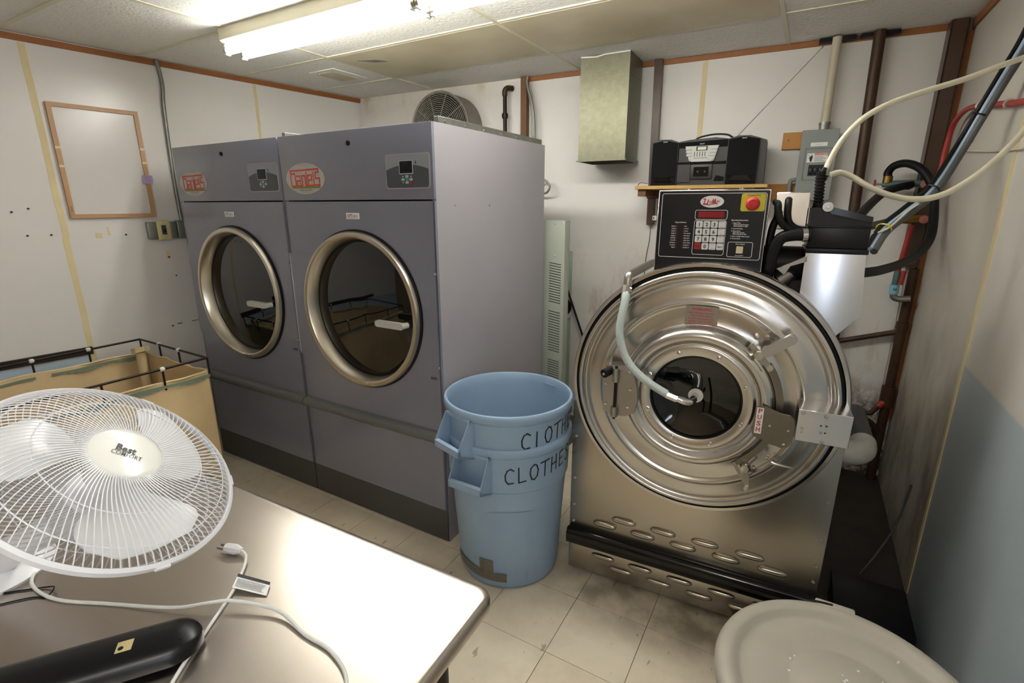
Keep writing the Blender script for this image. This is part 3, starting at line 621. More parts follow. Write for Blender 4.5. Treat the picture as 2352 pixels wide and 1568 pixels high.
for k in range(10):
    for x in (-.1225, -.1015): mb.box(x-.0018, x+.0018, -.0016, -.001, 1.5585-.0081*k, 1.5605-.0081*k)
mb.build('indicator_lamp', 'red_deep', cb)
keys = [['1', '2', '3', ''], ['4', '5', '6', ''], ['7', '8', '9', ''], ['Stop', '0', '', 'Start']]
for r in range(4):
    for c in range(4):
        x = -.0495+.0241*c; z = 1.5670-.0246*r
        ko = MB().prism(rrect(x-.0108, x+.0108, z-.0110, z+.0110, .003, 3), -.0042, -.001).build('key', 'red_deep' if (r, c) == (3, 0) else 'white_plastic', cb)
        s = keys[r][c]
        if s: text(MB(), s, .0165 if len(s) == 1 else .0075, facing(x, z-(.006 if len(s) == 1 else .003), -.0048), 'CENTER', bold=.03, width=None if len(s) == 1 else .015).build('key_print', 'black_print', ko)
        else:
            m = MB(); m.box(x-.007, x+.005, -.0047, -.0042, z+.0075, z+.0083).box(x-.005, x+.006, -.0047, -.0042, z-.0083, z-.0075); m.build('key_print', 'grey_print', ko)
lo = MB().disc(.0195, 0, 48, front(-.016, 1.642, -.0018), .0375).build('logo_badge', 'white_print', cb, 'white oval maker badge')
P = lambda a, b: Vector((-.016+a, -.0026, 1.642+b))
mb = MB()
strokes(mb, [[(-.027, .0085), (-.021, .0085)], [(-.0215, .009), (-.0255, -.0065)], [(-.026, -.0075), (-.0135, -.0075)], [(-.0145, -.007), (-.012, .005)]], .0032, P)
strokes(mb, [[(.0005, -.0075), (.0035, .007)], [(.0040, .0075), (.0062, -.008)], [(.0065, -.0075), (.0095, .0075)], [(.0102, .0075), (.0112, -.0065), (.0165, -.0065)]], .0030, P)
strokes(mb, [[(-.0275, -.0095), (-.013, -.0095), (-.011, -.0115), (-.008, -.0115), (-.0065, -.0085), (.001, -.0085)]], .0022, P)
text(mb, 'ni', .0135, lambda a, b: P(a-.0105, b-.0045), shear=.25, bold=.02); text(mb, 'ac', .0135, lambda a, b: P(a+.0125, b-.0025), shear=.25, bold=.02); mb.build('badge_print', 'red_print', lo)
yl_ = MB().prism(rrect(.074, .1465, 1.611, 1.667, .006), -.0025, -.001).build('stop_plate', 'yellow_label', cb, 'yellow emergency stop plate')
text(MB(), 'Emergency Stop', .0062, facing(.1115, 1.6595, -.0031), 'CENTER', .038, bold=.01).build('stop_print', 'black_print', yl_)
MB().lathe([(.0215, .0), (.0215, .008), (.019, .014), (.012, .017), (.011, .0155), (.0001, .0165)], 40, front(.110, 1.635, -.0025)).build('stop_button', 'red_print', yl_, 'red mushroom button', smooth=50)
MB().prism(rrect(.0755, .0965, 1.4735, 1.4965, .002), -.008, -.001).build('unlock_button', 'cream_button', cb)
# electrical box, hoses and machinery between keypad and soap box
eb = MB().box(.176, .275, .06, .24, 1.552, 1.672, .003, seg=1).build('junction_box', 'steel_bright', ws, 'bright metal junction box')
MB().lathe([(.011, 0), (.011, .005), (.0085, .006)], 20, front(.214, 1.646, .06)).build('grommet', 'black_rubber', eb)
def hose(name, pts, r, m, parent=ws, **k): return MB().tube(spline(pts, 6), r, 14).build(name, m, parent, smooth=70, **k)
hose('black_hose', [(.214, .065, 1.646), (.214, .035, 1.640), (.216, .020, 1.60), (.226, .02, 1.572), (.250, .03, 1.556), (.286, .04, 1.552)], .0105, 'black_rubber')
hose('black_hose', [(.178, .10, 1.640), (.184, .03, 1.632), (.188, .012, 1.606), (.204, .01, 1.572), (.240, .02, 1.550), (.290, .03, 1.546)], .0115, 'black_rubber')
hose('drain_hose', [(.180, .04, 1.395), (.182, .02, 1.43), (.188, .012, 1.485), (.205, .012, 1.525), (.240, .015, 1.537), (.288, .02, 1.538)], .0195, 'black_rubber')
hose('black_hose', [(.196, .12, 1.64), (.19, .06, 1.60), (.176, .05, 1.55), (.172, .05, 1.45), (.172, .05, 1.36)], .012, 'black_rubber')
MB().tube([(.265, .018, 1.537), (.279, .02, 1.538)], .0215, 18).build('hose_clamp', 'chrome', ws)
MB().tube([(.179, .04, 1.388), (.180, .035, 1.402)], .021, 18).build('hose_clamp', 'chrome', ws)
MB().prism([(.205, 1.425), (.29, 1.470), (.29, 1.452), (.245, 1.435), (.230, 1.405)], .03, .06).build('bracket', 'cast_alu', ws)
MB().tube([(.15, .18, 1.43), (.34, .18, 1.43)], .06, 24).build('motor', 'machine_dark', ws)
MB().tube([(.22, .09, 1.38), (.25, .09, 1.41)], .028, 18).build('valve_body', 'cast_alu', ws)
MB().box(.16, .35, .14, .35, 1.27, 1.38, .01).build('mount', 'machine_dark', ws)
hose('harness', [(.20, .03, 1.44), (.24, .04, 1.42), (.28, .06, 1.405), (.31, .08, 1.40)], .004, 'black_rubber')
# soap dispenser
sd = MB().prism([(.283, 1.487), (.447, 1.489), (.463, 1.288), (.398, 1.206), (.300, 1.206), (.2835, 1.32)], .03, .19).build('soap_dispenser', 'steel_bright', ws, 'brushed metal soap hopper with black lid')
MB().box(.279, .453, .022, .20, 1.480, 1.496, .003).build('hopper_rim', 'black_plastic', sd)
MB().box(.284, .449, .03, .19, 1.496, 1.562, .003).build('hopper_box', 'black_plastic', sd)
MB().box(.281, .452, .027, .193, 1.560, 1.567, .002).build('hopper_lip', 'black_plastic', sd)
MB().prism([(.286, 1.566), (.448, 1.566), (.449, 1.592), (.335, 1.622), (.286, 1.622)], .032, .188).build('hopper_lid', 'black_plastic', sd)
MB().prism([(.322, 1.622), (.340, 1.624), (.448, 1.595), (.448, 1.578), (.430, 1.582), (.336, 1.604)], .022, .034).build('lid_arm', 'black_gloss', sd)
MB().lathe([(.0145, 0), (.0145, .008), (.0001, .009)], 28, front(.324, 1.625, .022)).build('knob', 'white_plastic', sd)
MB().lathe([(.0045, 0), (.0035, .003), (.0001, .003)], 12, front(.324, 1.625, .013)).build('knob_screw', 'screw', sd)
prof = []
for k in range(8):
    z = .022+.0105*k; prof += [(.0125, z), (.0155, z+.002), (.0155, z+.006), (.0125, z+.008)]
MB().lathe([(.017, 0), (.017, .010), (.015, .010), (.015, .020)] + prof + [(.013, .108), (.0145, .109), (.0145, .118), (.0001, .119)], 20, Matrix.Translation((.304, .12, 1.618)) @ Matrix.Rotation(-.05, 4, 'Y')).build('flex_stack', 'black_rubber', sd, smooth=30)
MB().tube([(.300, .12, 1.722), (.318, .12, 1.716)], .007, 12).tube([(.302, .12, 1.735), (.308, .12, 1.748)], .007, 12).build('hose_barb', 'black_plastic', sd)

# ------------------------------------------------------------------ blue bins, nested
def cyl_fn(rz, off): 
    return lambda a, z: Vector(((rz(z)+off)*math.cos(a), (rz(z)+off)*math.sin(a), z))
def bin_r(z):
    pts = [(0, .222), (.02, .229), (.495, .2605), (.502, .2685), (.655, .2735), (.70, .2735)]
    for (za, ra), (zb, rb) in zip(pts, pts[1:]):
        if z <= zb: return ra+(rb-ra)*max(0, (z-za))/(zb-za)
    return .2735
def letters(word, a0, z0, h, step):
    G = {'C': [[(.75, .86), (.5, 1), (.22, .9), (.05, .6), (.08, .25), (.3, .02), (.7, .05)]], 'L': [[(.12, 1), (.14, .02), (.72, .06)]], 'I': [[(.3, .95), (.3, .02)]],
         'O': [[(.4, 1), (.12, .82), (.05, .45), (.2, .08), (.45, 0), (.7, .2), (.78, .6), (.62, .93), (.4, 1)]], 'T': [[(0, .95), (.85, 1)], [(.42, .97), (.40, .0)]],
         'H': [[(.1, 1), (.08, 0)], [(.65, 1.02), (.66, .03)], [(.08, .5), (.66, .55)]], 'E': [[(.65, 1.0), (.1, .95), (.1, .02), (.7, .06)], [(.1, .5), (.55, .55)]], 'S': [[(.7, .9), (.4, 1), (.12, .8), (.6, .45), (.65, .15), (.35, 0), (.05, .1)]]}
    mb = MB()
    for k, ch in enumerate(word):
        for ln in G[ch]:
            fine = []
            for (xa, ya), (xb, yb) in zip(ln, ln[1:]):
                for j in range(4): fine.append((xa+(xb-xa)*j/4, ya+(yb-ya)*j/4))
            fine.append(ln[-1])
            strokes(mb, [[((k*step)+x*h*.72, y*h) for x, y in fine]], .0058, lambda x, y: cyl_fn(bin_r, .0018)(a0+x/.272, z0+y+.10*x))
    return mb
def make_bin(label, loc, hang, word, wang, wz):
    t = thing('trash_bin', label, 'bin', loc, 0, 'nested blue plastic bins')
    prof = [(.0001, .0), (.215, .0)] + [(bin_r(z), z) for z in (.005, .02, .15, .3, .45, .495, .502, .6, .655)] + [(.279, .660), (.283, .668), (.283, .690), (.279, .697), (.270, .698), (.266, .692), (.265, .655), (.254, .50), (.224, .03), (.0001, .03)]
    MB().lathe(prof, 72).build('body', 'bin_blue', t, smooth=42)
    for s in (0, PI):
        a = hang+s; o, tg = Vector((math.cos(a), math.sin(a), 0)), Vector((-math.sin(a), math.cos(a), 0)); R0 = .262
        fn = lambda u, d, z: o*(R0+u)+tg*d+Vector((0, 0, z))
        m = MB()
        for d in (-.080, .075): m.prism([(0, .668), (.020, .668), (.080, .552), (.080, .530), (.0, .498)], d, d+.005, fn)
        m.prism([(.066, .560), (.080, .556), (.080, .528), (.0, .498), (.0, .504), (.066, .535)], -.080, .080, fn)
        m.prism([(.0, .655), (.022, .655), (.022, .668), (.0, .668)], -.080, .080, fn)
        m.build('handle', 'bin_blue', t)
    m = MB()                                                 # moulded relief panels on the side
    for c0 in (-1.0, 1.1, 3.2):
        f = cyl_fn(bin_r, .0035)
        for a_, b_ in (((c0-.32, .05), (c0-.32, .40)), ((c0+.32, .05), (c0+.32, .40)), ((c0-.32, .40), (c0+.32, .40))):
            n = 12
            for k in range(n):
                p = [a_[i]+(b_[i]-a_[i])*k/n for i in (0, 1)]; q = [a_[i]+(b_[i]-a_[i])*(k+1)/n for i in (0, 1)]
                w = (.034, 0) if a_[0] == b_[0] else (0, .009)
                m.quad([f(p[0]-w[0]/2, p[1]-w[1]/2), f(p[0]+w[0]/2, p[1]-w[1]/2) if w[0] else f(q[0], q[1]-w[1]/2), f(q[0]+w[0]/2, q[1]+w[1]/2), f(q[0]-w[0]/2, q[1]+w[1]/2) if w[0] else f(p[0], p[1]+w[1]/2)])
    m.build('side_relief', 'bin_blue', t)
    letters(word, wang, wz, .068, .051).build('lettering', 'marker', t, 'hand-drawn black letters', kind='stuff')
    return t
b1 = make_bin('lower blue bin on the floor with brown tape near its base', (-1.050, 1.776, 0), math.radians(-91), 'CLOTHES', math.radians(-63), .545)
b2 = make_bin('upper blue bin nested inside the lower bin', (-1.050, 1.776, .142), math.radians(-107), 'CIOTHES', math.radians(-49), .553)
m = MB(); f = cyl_fn(bin_r, .0048)
def patch(m, a0, a1, z0, z1, n=8, tilt=0):
    for k in range(n):
        p, q = a0+(a1-a0)*k/n, a0+(a1-a0)*(k+1)/n; t0, t1 = tilt*k/n, tilt*(k+1)/n
        m.quad([f(p, z0+t0), f(q, z0+t1), f(q, z1+t1), f(p, z1+t0)])
patch(m, math.radians(-135), math.radians(-62), .052, .096, tilt=-.010); patch(m, math.radians(-92), math.radians(-76), .080, .150, 3)
m.build('tape_patch', 'duct_tape', b1, 'brown duct tape patches')

# ------------------------------------------------------------------ grey bin with lid
gb = thing('lidded_bin', 'round grey bin with a dusty domed lid in the right corner', 'bin', (.205, 1.115, 0))
MB().lathe([(.0001, 0), (.205, 0), (.215, .02), (.25, .52), (.255, .585), (.0001, .585)], 64).build('body', 'lid_grey', gb)
ld = MB().lathe([(.262, .560), (.269, .562), (.271, .585), (.266, .598), (.255, .604), (.238, .605), (.228, .600), (.220, .590), (.212, .586), (.19, .588), (.118, .593), (.114, .591), (.108, .5935), (.0001, .596)], 96).build('lid', 'lid_grey', gb, 'shallow dished lid', smooth=50)
m = MB().box(-.045, .045, -.012, .012, .588, .606, .004, mt=Matrix.Translation((0, 0, 0))); 
for v in m.v: v += Vector((-.015, .262, 0))
m.build('lid_tab', 'lid_grey', ld)
MB().prism([(-.07, .262), (-.02, .270), (-.02, .262), (-.06, .256)], .604, .607, lambda x, d, y: Vector((x, y-.004, d))).build('lid_crack', 'black_rubber', ld)
m = MB()
for k in range(26):
    a, r = random.uniform(0, 2*PI), random.uniform(.02, .2); x, y, s = r*math.cos(a), r*math.sin(a), random.uniform(.0012, .003)
    m.box(x-s, x+s, y-s*.6, y+s*.6, .590, .597)
m.build('lint_specks', 'paper_white', ld, kind='stuff')

# ------------------------------------------------------------------ stainless table
aT = math.atan(.03)
tb = thing('work_table', 'stainless steel work table with rolled edge in the foreground', 'table', (-.461, .727, 0), aT)
m = MB(); secs = []
for ins, z in ((.05, .832), (.004, .832), (.001, .836), (.0, .842), (.0, .858), (.002, .864), (.007, .869), (.014, .8712), (.022, .8708), (.034, .870), (.05, .870)):
    secs.append(len(m.v)); m.v += [Vector((x, y, z)) for x, y in rrect(-1.7+ins, -ins, -.8+ins, -ins, max(.034-ins*.6, .006), 6)]
nn = len(m.v)-secs[-1]
for a, b in zip(secs, secs[1:]):
    for k in range(nn): m.f.append((a+k, a+(k+1) % nn, b+(k+1) % nn, b+k))
m.f.append(tuple(range(secs[-1], secs[-1]+nn))); m.f.append(tuple(range(secs[0]+nn-1, secs[0]-1, -1)))
m.build('table_top', 'steel_table', tb, smooth=50)
for x, y in ((-.09, -.09), (-1.6, -.09), (-.09, -.71), (-1.6, -.71)): MB().cyl((x, y, .02), (x, y, .835), .022, 18).cyl((x, y, 0), (x, y, .02), .014, 12).build('leg', 'dark_iron', tb)
MB().box(-1.6, -.09, -.15, -.12, .79, .833).box(-1.6, -.09, -.68, -.65, .79, .833).build('apron', 'galvanized', tb)
TZ = .870

# ------------------------------------------------------------------ desk fan
fc = Vector((-1.073, .353, 1.152)); fn_ = Vector((.5526, .3286, .7659)).normalized()
fa = Vector((0, 0, 1)).cross(fn_).normalized(); fb = fn_.cross(fa).normalized()
base = Vector((-1.43, .22, TZ)); fan = thing('desk_fan', 'white desk fan tilted upward on the steel table', 'fan', base)
HM = Matrix.Translation(fc-base) @ Matrix(((fa.x, fb.x, fn_.x, 0), (fa.y, fb.y, fn_.y, 0), (fa.z, fb.z, fn_.z, 0), (0, 0, 0, 1)))
RR = .214
def dome(r, hub, top):
    t = (r-hub)/(RR-hub); return top*(1-t**3.2)**.8 if t < 1 else 0
def grille(top, hub, n, twist, rw):
    m = MB()
    for k in range(n):
        a0 = 2*PI*k/n; P = []
        for j in range(11):
            u = (j/10)**.85; r = hub+(RR-hub)*u; a = a0+twist*u; P.append(HM @ Vector((r*math.cos(a), r*math.sin(a), dome(min(r, RR-.0001), hub, top))))
        m.tube(P, rw, 4, caps=False)
    for rr_ in (.135, .188):
        m.tube([HM @ Vector((rr_*math.cos(2*PI*k/64), rr_*math.sin(2*PI*k/64), dome(rr_, hub, top)-.002)) for k in range(64)], rw*1.1, 5, closed=True)
    return m
grille(.050, .060, 104, .38, .0012).build('front_grille', 'fan_white', fan, 'white wire front grille', smooth=80)
grille(-.062, .050, 90, -.42, .0012).build('rear_grille', 'fan_white', fan, 'white wire rear grille', smooth=80)
MB().lathe([(RR-.002, -.008), (RR+.005, -.007), (RR+.006, .004), (RR, .008), (RR-.004, .004)], 96, HM, closed=True).build('rim_band', 'fan_white', fan, smooth=60)
for k in range(5):
    a = 2*PI*k/5+.4; p = HM @ Vector(((RR+.006)*math.cos(a), (RR+.006)*math.sin(a), 0)); d = (HM.to_3x3() @ Vector((-math.sin(a), math.cos(a), 0))).normalized()*.012
    MB().tube([p-d, p+d], .0045, 6).build('rim_clip', 'fan_white', fan)
hubd = MB().lathe([(.066, .040), (.066, .046), (.0635, .0495), (.05, .0512), (.0001, .0525)], 64, HM).build('hub_disc', 'fan_disc', fan, 'glossy white centre disc', smooth=60)
def hub_fn(ang, dx, dy):
    ca, sa = math.cos(ang), math.sin(ang)
    return lambda a, b: HM @ Vector((ca*(a+dx)-sa*(b+dy), sa*(a+dx)+ca*(b+dy), .0532))
LA = math.radians(-68)
m = text(MB(), 'Best', .023, hub_fn(LA, -.003, -.0026), 'CENTER', .033, bold=.03); text(m, 'COMFORT', .0145, hub_fn(LA, .002, -.0138), 'CENTER', .050, bold=.005); m.build('hub_print', 'black_print', hubd)
for k in range(3):
    m = MB(); a0 = math.radians((-139, -24, 101)[k]); nU, nV = 12, 10
    for i in range(nU+1):
        u = i/nU; r = .035+.150*u
        half = .24+.40*math.sin(min(1, u*1.18)*PI*.62)**1.2
        if u > .8: half *= math.sqrt(max(.05, 1-((u-.8)/.2)**2*.75))
        for j in range(nV+1):
            v = j/nV*2-1; a = a0+v*half+.35*u; m.v.append(HM @ Vector((r*math.cos(a), r*math.sin(a), .006+.020*v*(1-.3*u))))
    for i in range(nU):
        for j in range(nV): q = i*(nV+1)+j; m.f.append((q, q+1, q+nV+2, q+nV+1))
    n0 = len(m.v); m.v += [p-fn_*.0022 for p in m.v[:n0]]; m.f += [tuple(n0+q for q in reversed(fq)) for fq in m.f[:nU*nV]]
    m.build('blade', 'fan_blade', fan, smooth=60, recalc=False)
MB().lathe([(.0001, .03), (.036, .028), (.040, .0), (.040, -.02), (.0001, -.02)], 32, HM).build('blade_hub', 'fan_blade', fan)
MB().lathe([(.0001, -.055), (.050, -.055), (.056, -.07), (.056, -.12), (.042, -.145), (.0001, -.150)], 40, HM).build('motor_housing', 'fan_white', fan, smooth=50)
MB().tube([HM @ Vector((0, 0, -.10)), Vector((.13, .04, .10)), Vector((.05, .01, .05)), Vector((0, 0, .02))], [.030, .028, .034, .045], 18).build('neck', 'fan_white', fan, smooth=60)
MB().lathe([(.0001, 0), (.105, 0), (.110, .008), (.095, .024), (.05, .036), (.0001, .038)], 48).build('base', 'fan_white', fan, smooth=50)
cz_ = TZ+.0045
def rel(pts): return [Vector((x, y, z))-base for x, y, z in pts]
cord = [(-1.40, .27, cz_+.012), (-1.353, .275, cz_+.006), (-1.300, .251, cz_), (-1.206, .259, cz_), (-1.102, .306, cz_), (-.975, .363, cz_+.004), (-.92, .398, cz_+.012), (-.88, .428, cz_+.012), (-.79, .459, cz_+.006), (-.705, .452, cz_), (-.633, .451, cz_), (-.565, .425, cz_), (-.52, .36, cz_), (-.53, .25, cz_), (-.62, .18, cz_), (-.74, .20, cz_), (-.814, .282, cz_), (-.872, .372, cz_), (-.905, .425, cz_), (-.93, .463, cz_+.002), (-.968, .505, cz_+.003), (-.992, .524, cz_+.005), (-1.012, .527, cz_+.008), (-1.026, .524, cz_+.008)]
pc = MB().tube(spline(rel(cord), 6), .0034, 8).build('power_cord', 'cord_white', fan, 'white two-core power cord', smooth=80)
pm_ = MB(); pm_.tube(rel([(-1.012, .5275, TZ+.012), (-1.022, .525, TZ+.013), (-1.028, .523, TZ+.013), (-1.052, .516, TZ+.013)]), [.006, .0095, .0115, .0105], 8).build('plug', 'white_plastic', pc)
pm_ = MB(); pm_.box(-.02, -.002, -.0065, -.005, -.003, .003, mt=Matrix.Translation(Vector((-1.052, .516, TZ+.013))-base) @ Matrix.Rotation(.28, 4, 'Z')).box(-.02, -.002, .005, .0065, -.003, .003, mt=Matrix.Translation(Vector((-1.052, .516, TZ+.013))-base) @ Matrix.Rotation(.28, 4, 'Z')); pm_.build('prong', 'zinc', pc)
tg_ = [(-.949, .480, TZ+.012), (-.874, .502, TZ+.006), (-.852, .477, TZ+.002), (-.925, .451, TZ+.010)]
m = MB(); A, B_, C_, D_ = [Vector(p)-base for p in tg_]
def tagp(u, v, o=0): return A.lerp(B_, u).lerp(D_.lerp(C_, u), v)+Vector((0, 0, .0006+o))
m.quad([tagp(0, 0), tagp(1, 0), tagp(1, 1), tagp(0, 1)]); to = m.build('warning_tag', 'paper_white', pc, 'white paper warning tag')
m = MB(); m.quad([tagp(0, 0, .0005), tagp(1, 0, .0005), tagp(1, .22, .0005), tagp(0, .22, .0005)])
for k in range(8):
    v = .33+.075*k; m.quad([tagp(.05, v, .0005), tagp(random.uniform(.8, .96), v, .0005), tagp(random.uniform(.8, .96), v+.022, .0005), tagp(.05, v+.022, .0005)])
m.build('tag_print', 'black_print', to)

# black bar with rounded end, thin black wire
ang = math.atan2(.81, .59); bar_ = thing('black_bar', 'long black plastic bar with rounded end lying on table', 'bar', (-.878, .312, TZ+.0095), ang)
m = MB(); prof = [(-.045, .0), (-.046, .014), (-.040, .026), (-.028, .031), (.028, .031), (.040, .026), (.046, .014), (.045, .0)]
def endcap(n=10, L=.42):
    i0 = []
    secs = [(-L, 1.0)] + [(.0+.05*math.sin(k/n*PI/2), math.cos(k/n*PI/2)) for k in range(n+1)]
    for x, s in secs:
        i0.append(len(m.v)); m.v.extend(Vector((x, y*max(s, .04), z*(.55+.45*max(s, .2)))) for y, z in prof)
    for a, b in zip(i0, i0[1:]):
        for k in range(len(prof)): m.f.append((a+k, a+(k+1) % 8, b+(k+1) % 8, b+k))
    m.f.append(tuple(i0[0]+k for k in range(8))); m.f.append(tuple(i0[-1]+k for k in range(7, -1, -1)))
endcap(); m.build('shell', 'black_bar', bar_, smooth=60)
ys = MB().box(-.075, -.052, -.012, .012, .0305, .0318).build('yellow_sticker', 'switch_cream', bar_, 'small yellow approval sticker')
MB().lathe([(.004, .0), (.004, .0008), (.0001, .0008)], 16, Matrix.Translation((-.068, -.004, .0318))).build('sticker_dot', 'black_print', ys)
for x, y in ((-.03, .026), (.02, -.018)): MB().lathe([(.003, .0), (.0001, .0012)], 8, Matrix.Translation((x, y, .0305))).build('screw_hole', 'black_rubber', bar_)
w = MB().tube(spline([(-1.40, .155, TZ+.002), (-1.34, .20, TZ+.002), (-1.27, .262, TZ+.003), (-1.238, .268, TZ+.012), (-1.236, .252, TZ+.003), (-1.27, .225, TZ+.002), (-1.36, .10, TZ+.002)], 8), .0014, 6).build('thin_wire', 'black_rubber', smooth=80); rebase(tag(w, 'thin black wire looped on the table near the fan', 'wire'))

# ------------------------------------------------------------------ canvas laundry cart
ct = thing('laundry_cart', 'tan canvas laundry cart with dark wire frame beside the left wall', 'cart', (-3.05, .78, 0))
ox, oy = -3.05, .78
cx0, cx1, cy0, cy1, cz1 = -3.42-ox, -2.68-ox, .12-oy, 1.40-oy, .85
def rail(a, b, r=.006): return MB().cyl(a, b, r, 10)
for a, b in (((cx0, cy0, cz1), (cx0, cy1, cz1)), ((cx0, cy1, cz1), (cx1, cy1-.015, cz1)), ((cx1, cy1-.015, cz1), (cx1, cy0, cz1)), ((cx1, cy0, cz1), (cx0, cy0, cz1))): rail(a, b).build('top_rail', 'dark_iron', ct)
ups = [(cx0, 1.141-oy), (cx0, .896-oy), (cx0, .5-oy), (cx0, cy1), (-3.198-ox, cy1), (-2.971-ox, cy1-.01), (cx1, cy1-.015), (cx1, 1.166-oy), (cx1, .910-oy), (cx1, .5-oy), (cx1, cy0), (cx0, cy0)]
for x, y in ups: rail((x, y, .74), (x, y, cz1), .005).build('upright', 'dark_iron', ct)
for x, y in ((cx0, 1.141-oy), (cx0, .896-oy), (cx1, 1.166-oy), (-3.198-ox, cy1), (-2.971-ox, cy1-.01)):
    MB().lathe([(.0001, -.012), (.010, -.009), (.013, 0), (.010, .009), (.0001, .012)], 12, Matrix.Translation((x, y, cz1))).build('rail_clip', 'pvc_white', ct, smooth=70)
for x, y in ((cx0+.06, cy0+.08), (cx1-.06, cy0+.08), (cx0+.06, cy1-.08), (cx1-.06, cy1-.08)):
    MB().cyl((x-.012, y, .05), (x+.012, y, .05), .05, 18).box(x-.018, x+.018, y-.02, y+.02, .09, .14).build('caster', 'black_rubber', ct)
def cloth(p0, p1, z0, z1, seed, th=.005, sag=.012, nu=26, nv=10):
    rnd = random.Random(seed); ph = [rnd.uniform(0, 6) for _ in range(4)]; p0, p1 = Vector(p0), Vector(p1); d = (p1-p0); n = Vector((-d.y, d.x, 0)).normalized(); m = MB()
    def top(u): return z1+.004*math.sin(u*9+ph[0])+.003*math.sin(u*23+ph[1])
    for side in (0, 1):
        for i in range(nu+1):
            u = i/nu
            for j in range(nv+1):
                v = j/nv; w = sag*(math.sin(u*7+ph[2])*math.sin(v*3+ph[3]))+.004*math.sin(u*31+v*5)
                w *= min(1, u*8, (1-u)*8)
                m.v.append(p0+d*u+n*(w+side*th)+Vector((0, 0, z0+(top(u)-z0)*v)))
    k0 = (nu+1)*(nv+1)
    for i in range(nu):
        for j in range(nv):
            q = i*(nv+1)+j; m.f.append((q, q+nv+1, q+nv+2, q+1)); m.f.append((k0+q, k0+q+1, k0+q+nv+2, k0+q+nv+1))
        q = i*(nv+1)+nv; m.f.append((q, q+nv+1, k0+q+nv+1, k0+q))
    return m, top, p0, d, n
zt = .775
for a, b, sd_ in (((cx1-.002, cy0, 0), (cx1-.002, cy1-.02, 0), 3), ((cx0+.008, cy1, 0), (cx0+.008, cy0, 0), 5), ((cx1, cy1-.018, 0), (cx0, cy1-.008, 0), 7), ((cx0, cy0, 0), (cx1, cy0, 0), 9)):
    m, top, p0, d, n = cloth(a, b, .16, zt, sd_); m.build('canvas_side', 'canvas', ct, smooth=80)
    m2 = MB(); P = []
    for i in range(41): u = i/40; P.append(p0+d*u+n*(.003+.003*math.sin(u*40))+Vector((0, 0, top(u)+.002)))
    m2.tube(P, .0055, 7).build('rolled_hem', 'rope', ct, smooth=80)
    if sd_ in (3, 5):
        m3 = MB(); rng = (0, 40) if sd_ == 3 else (0, 14)
        for i in range(*rng):
            u0, u1 = i/40, (i+1)/40; off = n*(-.018 if sd_ == 3 else .022)
            z_a, z_b = top(u0), top(u1); h0 = .028+.006*math.sin(i*.9)
            m3.quad([p0+d*u0+off+Vector((0, 0, z_a-.008)), p0+d*u1+off+Vector((0, 0, z_b-.008)), p0+d*u1+off+Vector((0, 0, z_b-h0)), p0+d*u0+off+Vector((0, 0, z_a-h0))])
        if sd_ == 5:
            m3.build('hem_trim', 'canvas_trim', ct, 'frayed green hem strip'); m3 = MB()
            for i in range(16, 40):
                u0, u1 = i/40, (i+1)/40; off = n*.02; m3.quad([p0+d*u0+off+Vector((0, 0, top(u0)-.012)), p0+d*u1+off+Vector((0, 0, top(u1)-.012)), p0+d*u1+off+Vector((0, 0, top(u1)-.026)), p0+d*u0+off+Vector((0, 0, top(u0)-.026))])
        m3.build('hem_trim', 'canvas_trim', ct, 'frayed green hem strip')

MB().box(cx0, cx1, cy0, cy1-.01, .14, .165).build('canvas_floor', 'canvas', ct)
m = MB().tube([(-3.31-ox, 1.345-oy, .20), (-3.31-ox, 1.345-oy, .80)], .026, 12).build('corner_post', 'rope', ct, 'rope-wrapped corner post')
MB().prism([(-.045, -.012), (-.012, -.045), (.03, -.04), (.048, .0), (.03, .038), (-.02, .042)], .80, .83, lambda x, d, y: Vector((-3.305-ox+x, 1.345-oy+y, d+.25*x))).build('post_cap', 'rope', m)

# ------------------------------------------------------------------ left wall: whiteboard, conduit, switch boxes
aW = math.atan2(1, .125)         # direction of increasing y along the left wall
def on_left(name, label, cat, y, z, off=0): return thing(name, label, cat, (LW(y)+off, y, z), aW)   # local x runs along the wall, -y comes out of it
wbd = on_left('whiteboard', 'small blank whiteboard with light wooden frame on left wall', 'whiteboard', 1.30, 1.56)
Wd, Hd = .428, .622
MB().box(.012, Wd-.012, -.012, -.003, .012, Hd-.012).build('board', 'whiteboard', wbd)
for poly in ([(0, 0), (Wd, 0), (Wd-.022, .022), (.022, .022)], [(0, Hd), (.022, Hd-.022), (Wd-.022, Hd-.022), (Wd, Hd)], [(0, 0), (.022, .022), (.022, Hd-.022), (0, Hd)], [(Wd, 0), (Wd, Hd), (Wd-.022, Hd-.022), (Wd-.022, .022)]):
    MB().prism(poly, -.024, -.001).build('frame_rail', 'frame_wood', wbd)
for x, z in ((-.0005, .38), (-.0005, .28), (Wd-.0225, .40), (Wd-.0225, .32)): MB().box(x, x+.023, -.0248, -.0238, z, z+.012).build('tape_remnant', 'tape_yellow', wbd)
text(MB(), 'Quartet', .012, lambda a, b: Vector((.014-b, -.0246, .035+a)), width=.03).build('frame_print', 'black_print', wbd)
nt = on_left('sticky_note', 'purple note taped to the right edge of the whiteboard frame', 'note', 1.688, 1.765)
MB().prism(rrect(0, .054, 0, .048, .006), -.028, -.026).build('note_paper', 'note_purple', nt)
m = MB()
for k in range(5): m.box(.008, .046-.006*(k % 2), -.0288, -.028, .009+.0075*k, .0105+.0075*k)
m.build('note_writing', 'panel_dark', nt)
P = [(LW(y)+o, y, z) for y, z, o in ((1.876, 2.497, .014), (1.886, 2.40, .014), (1.882, 2.33, .02), (1.872, 2.24, .02), (1.866, 2.0, .014), (1.862, 1.75, .014), (1.862, 1.53, .02))]
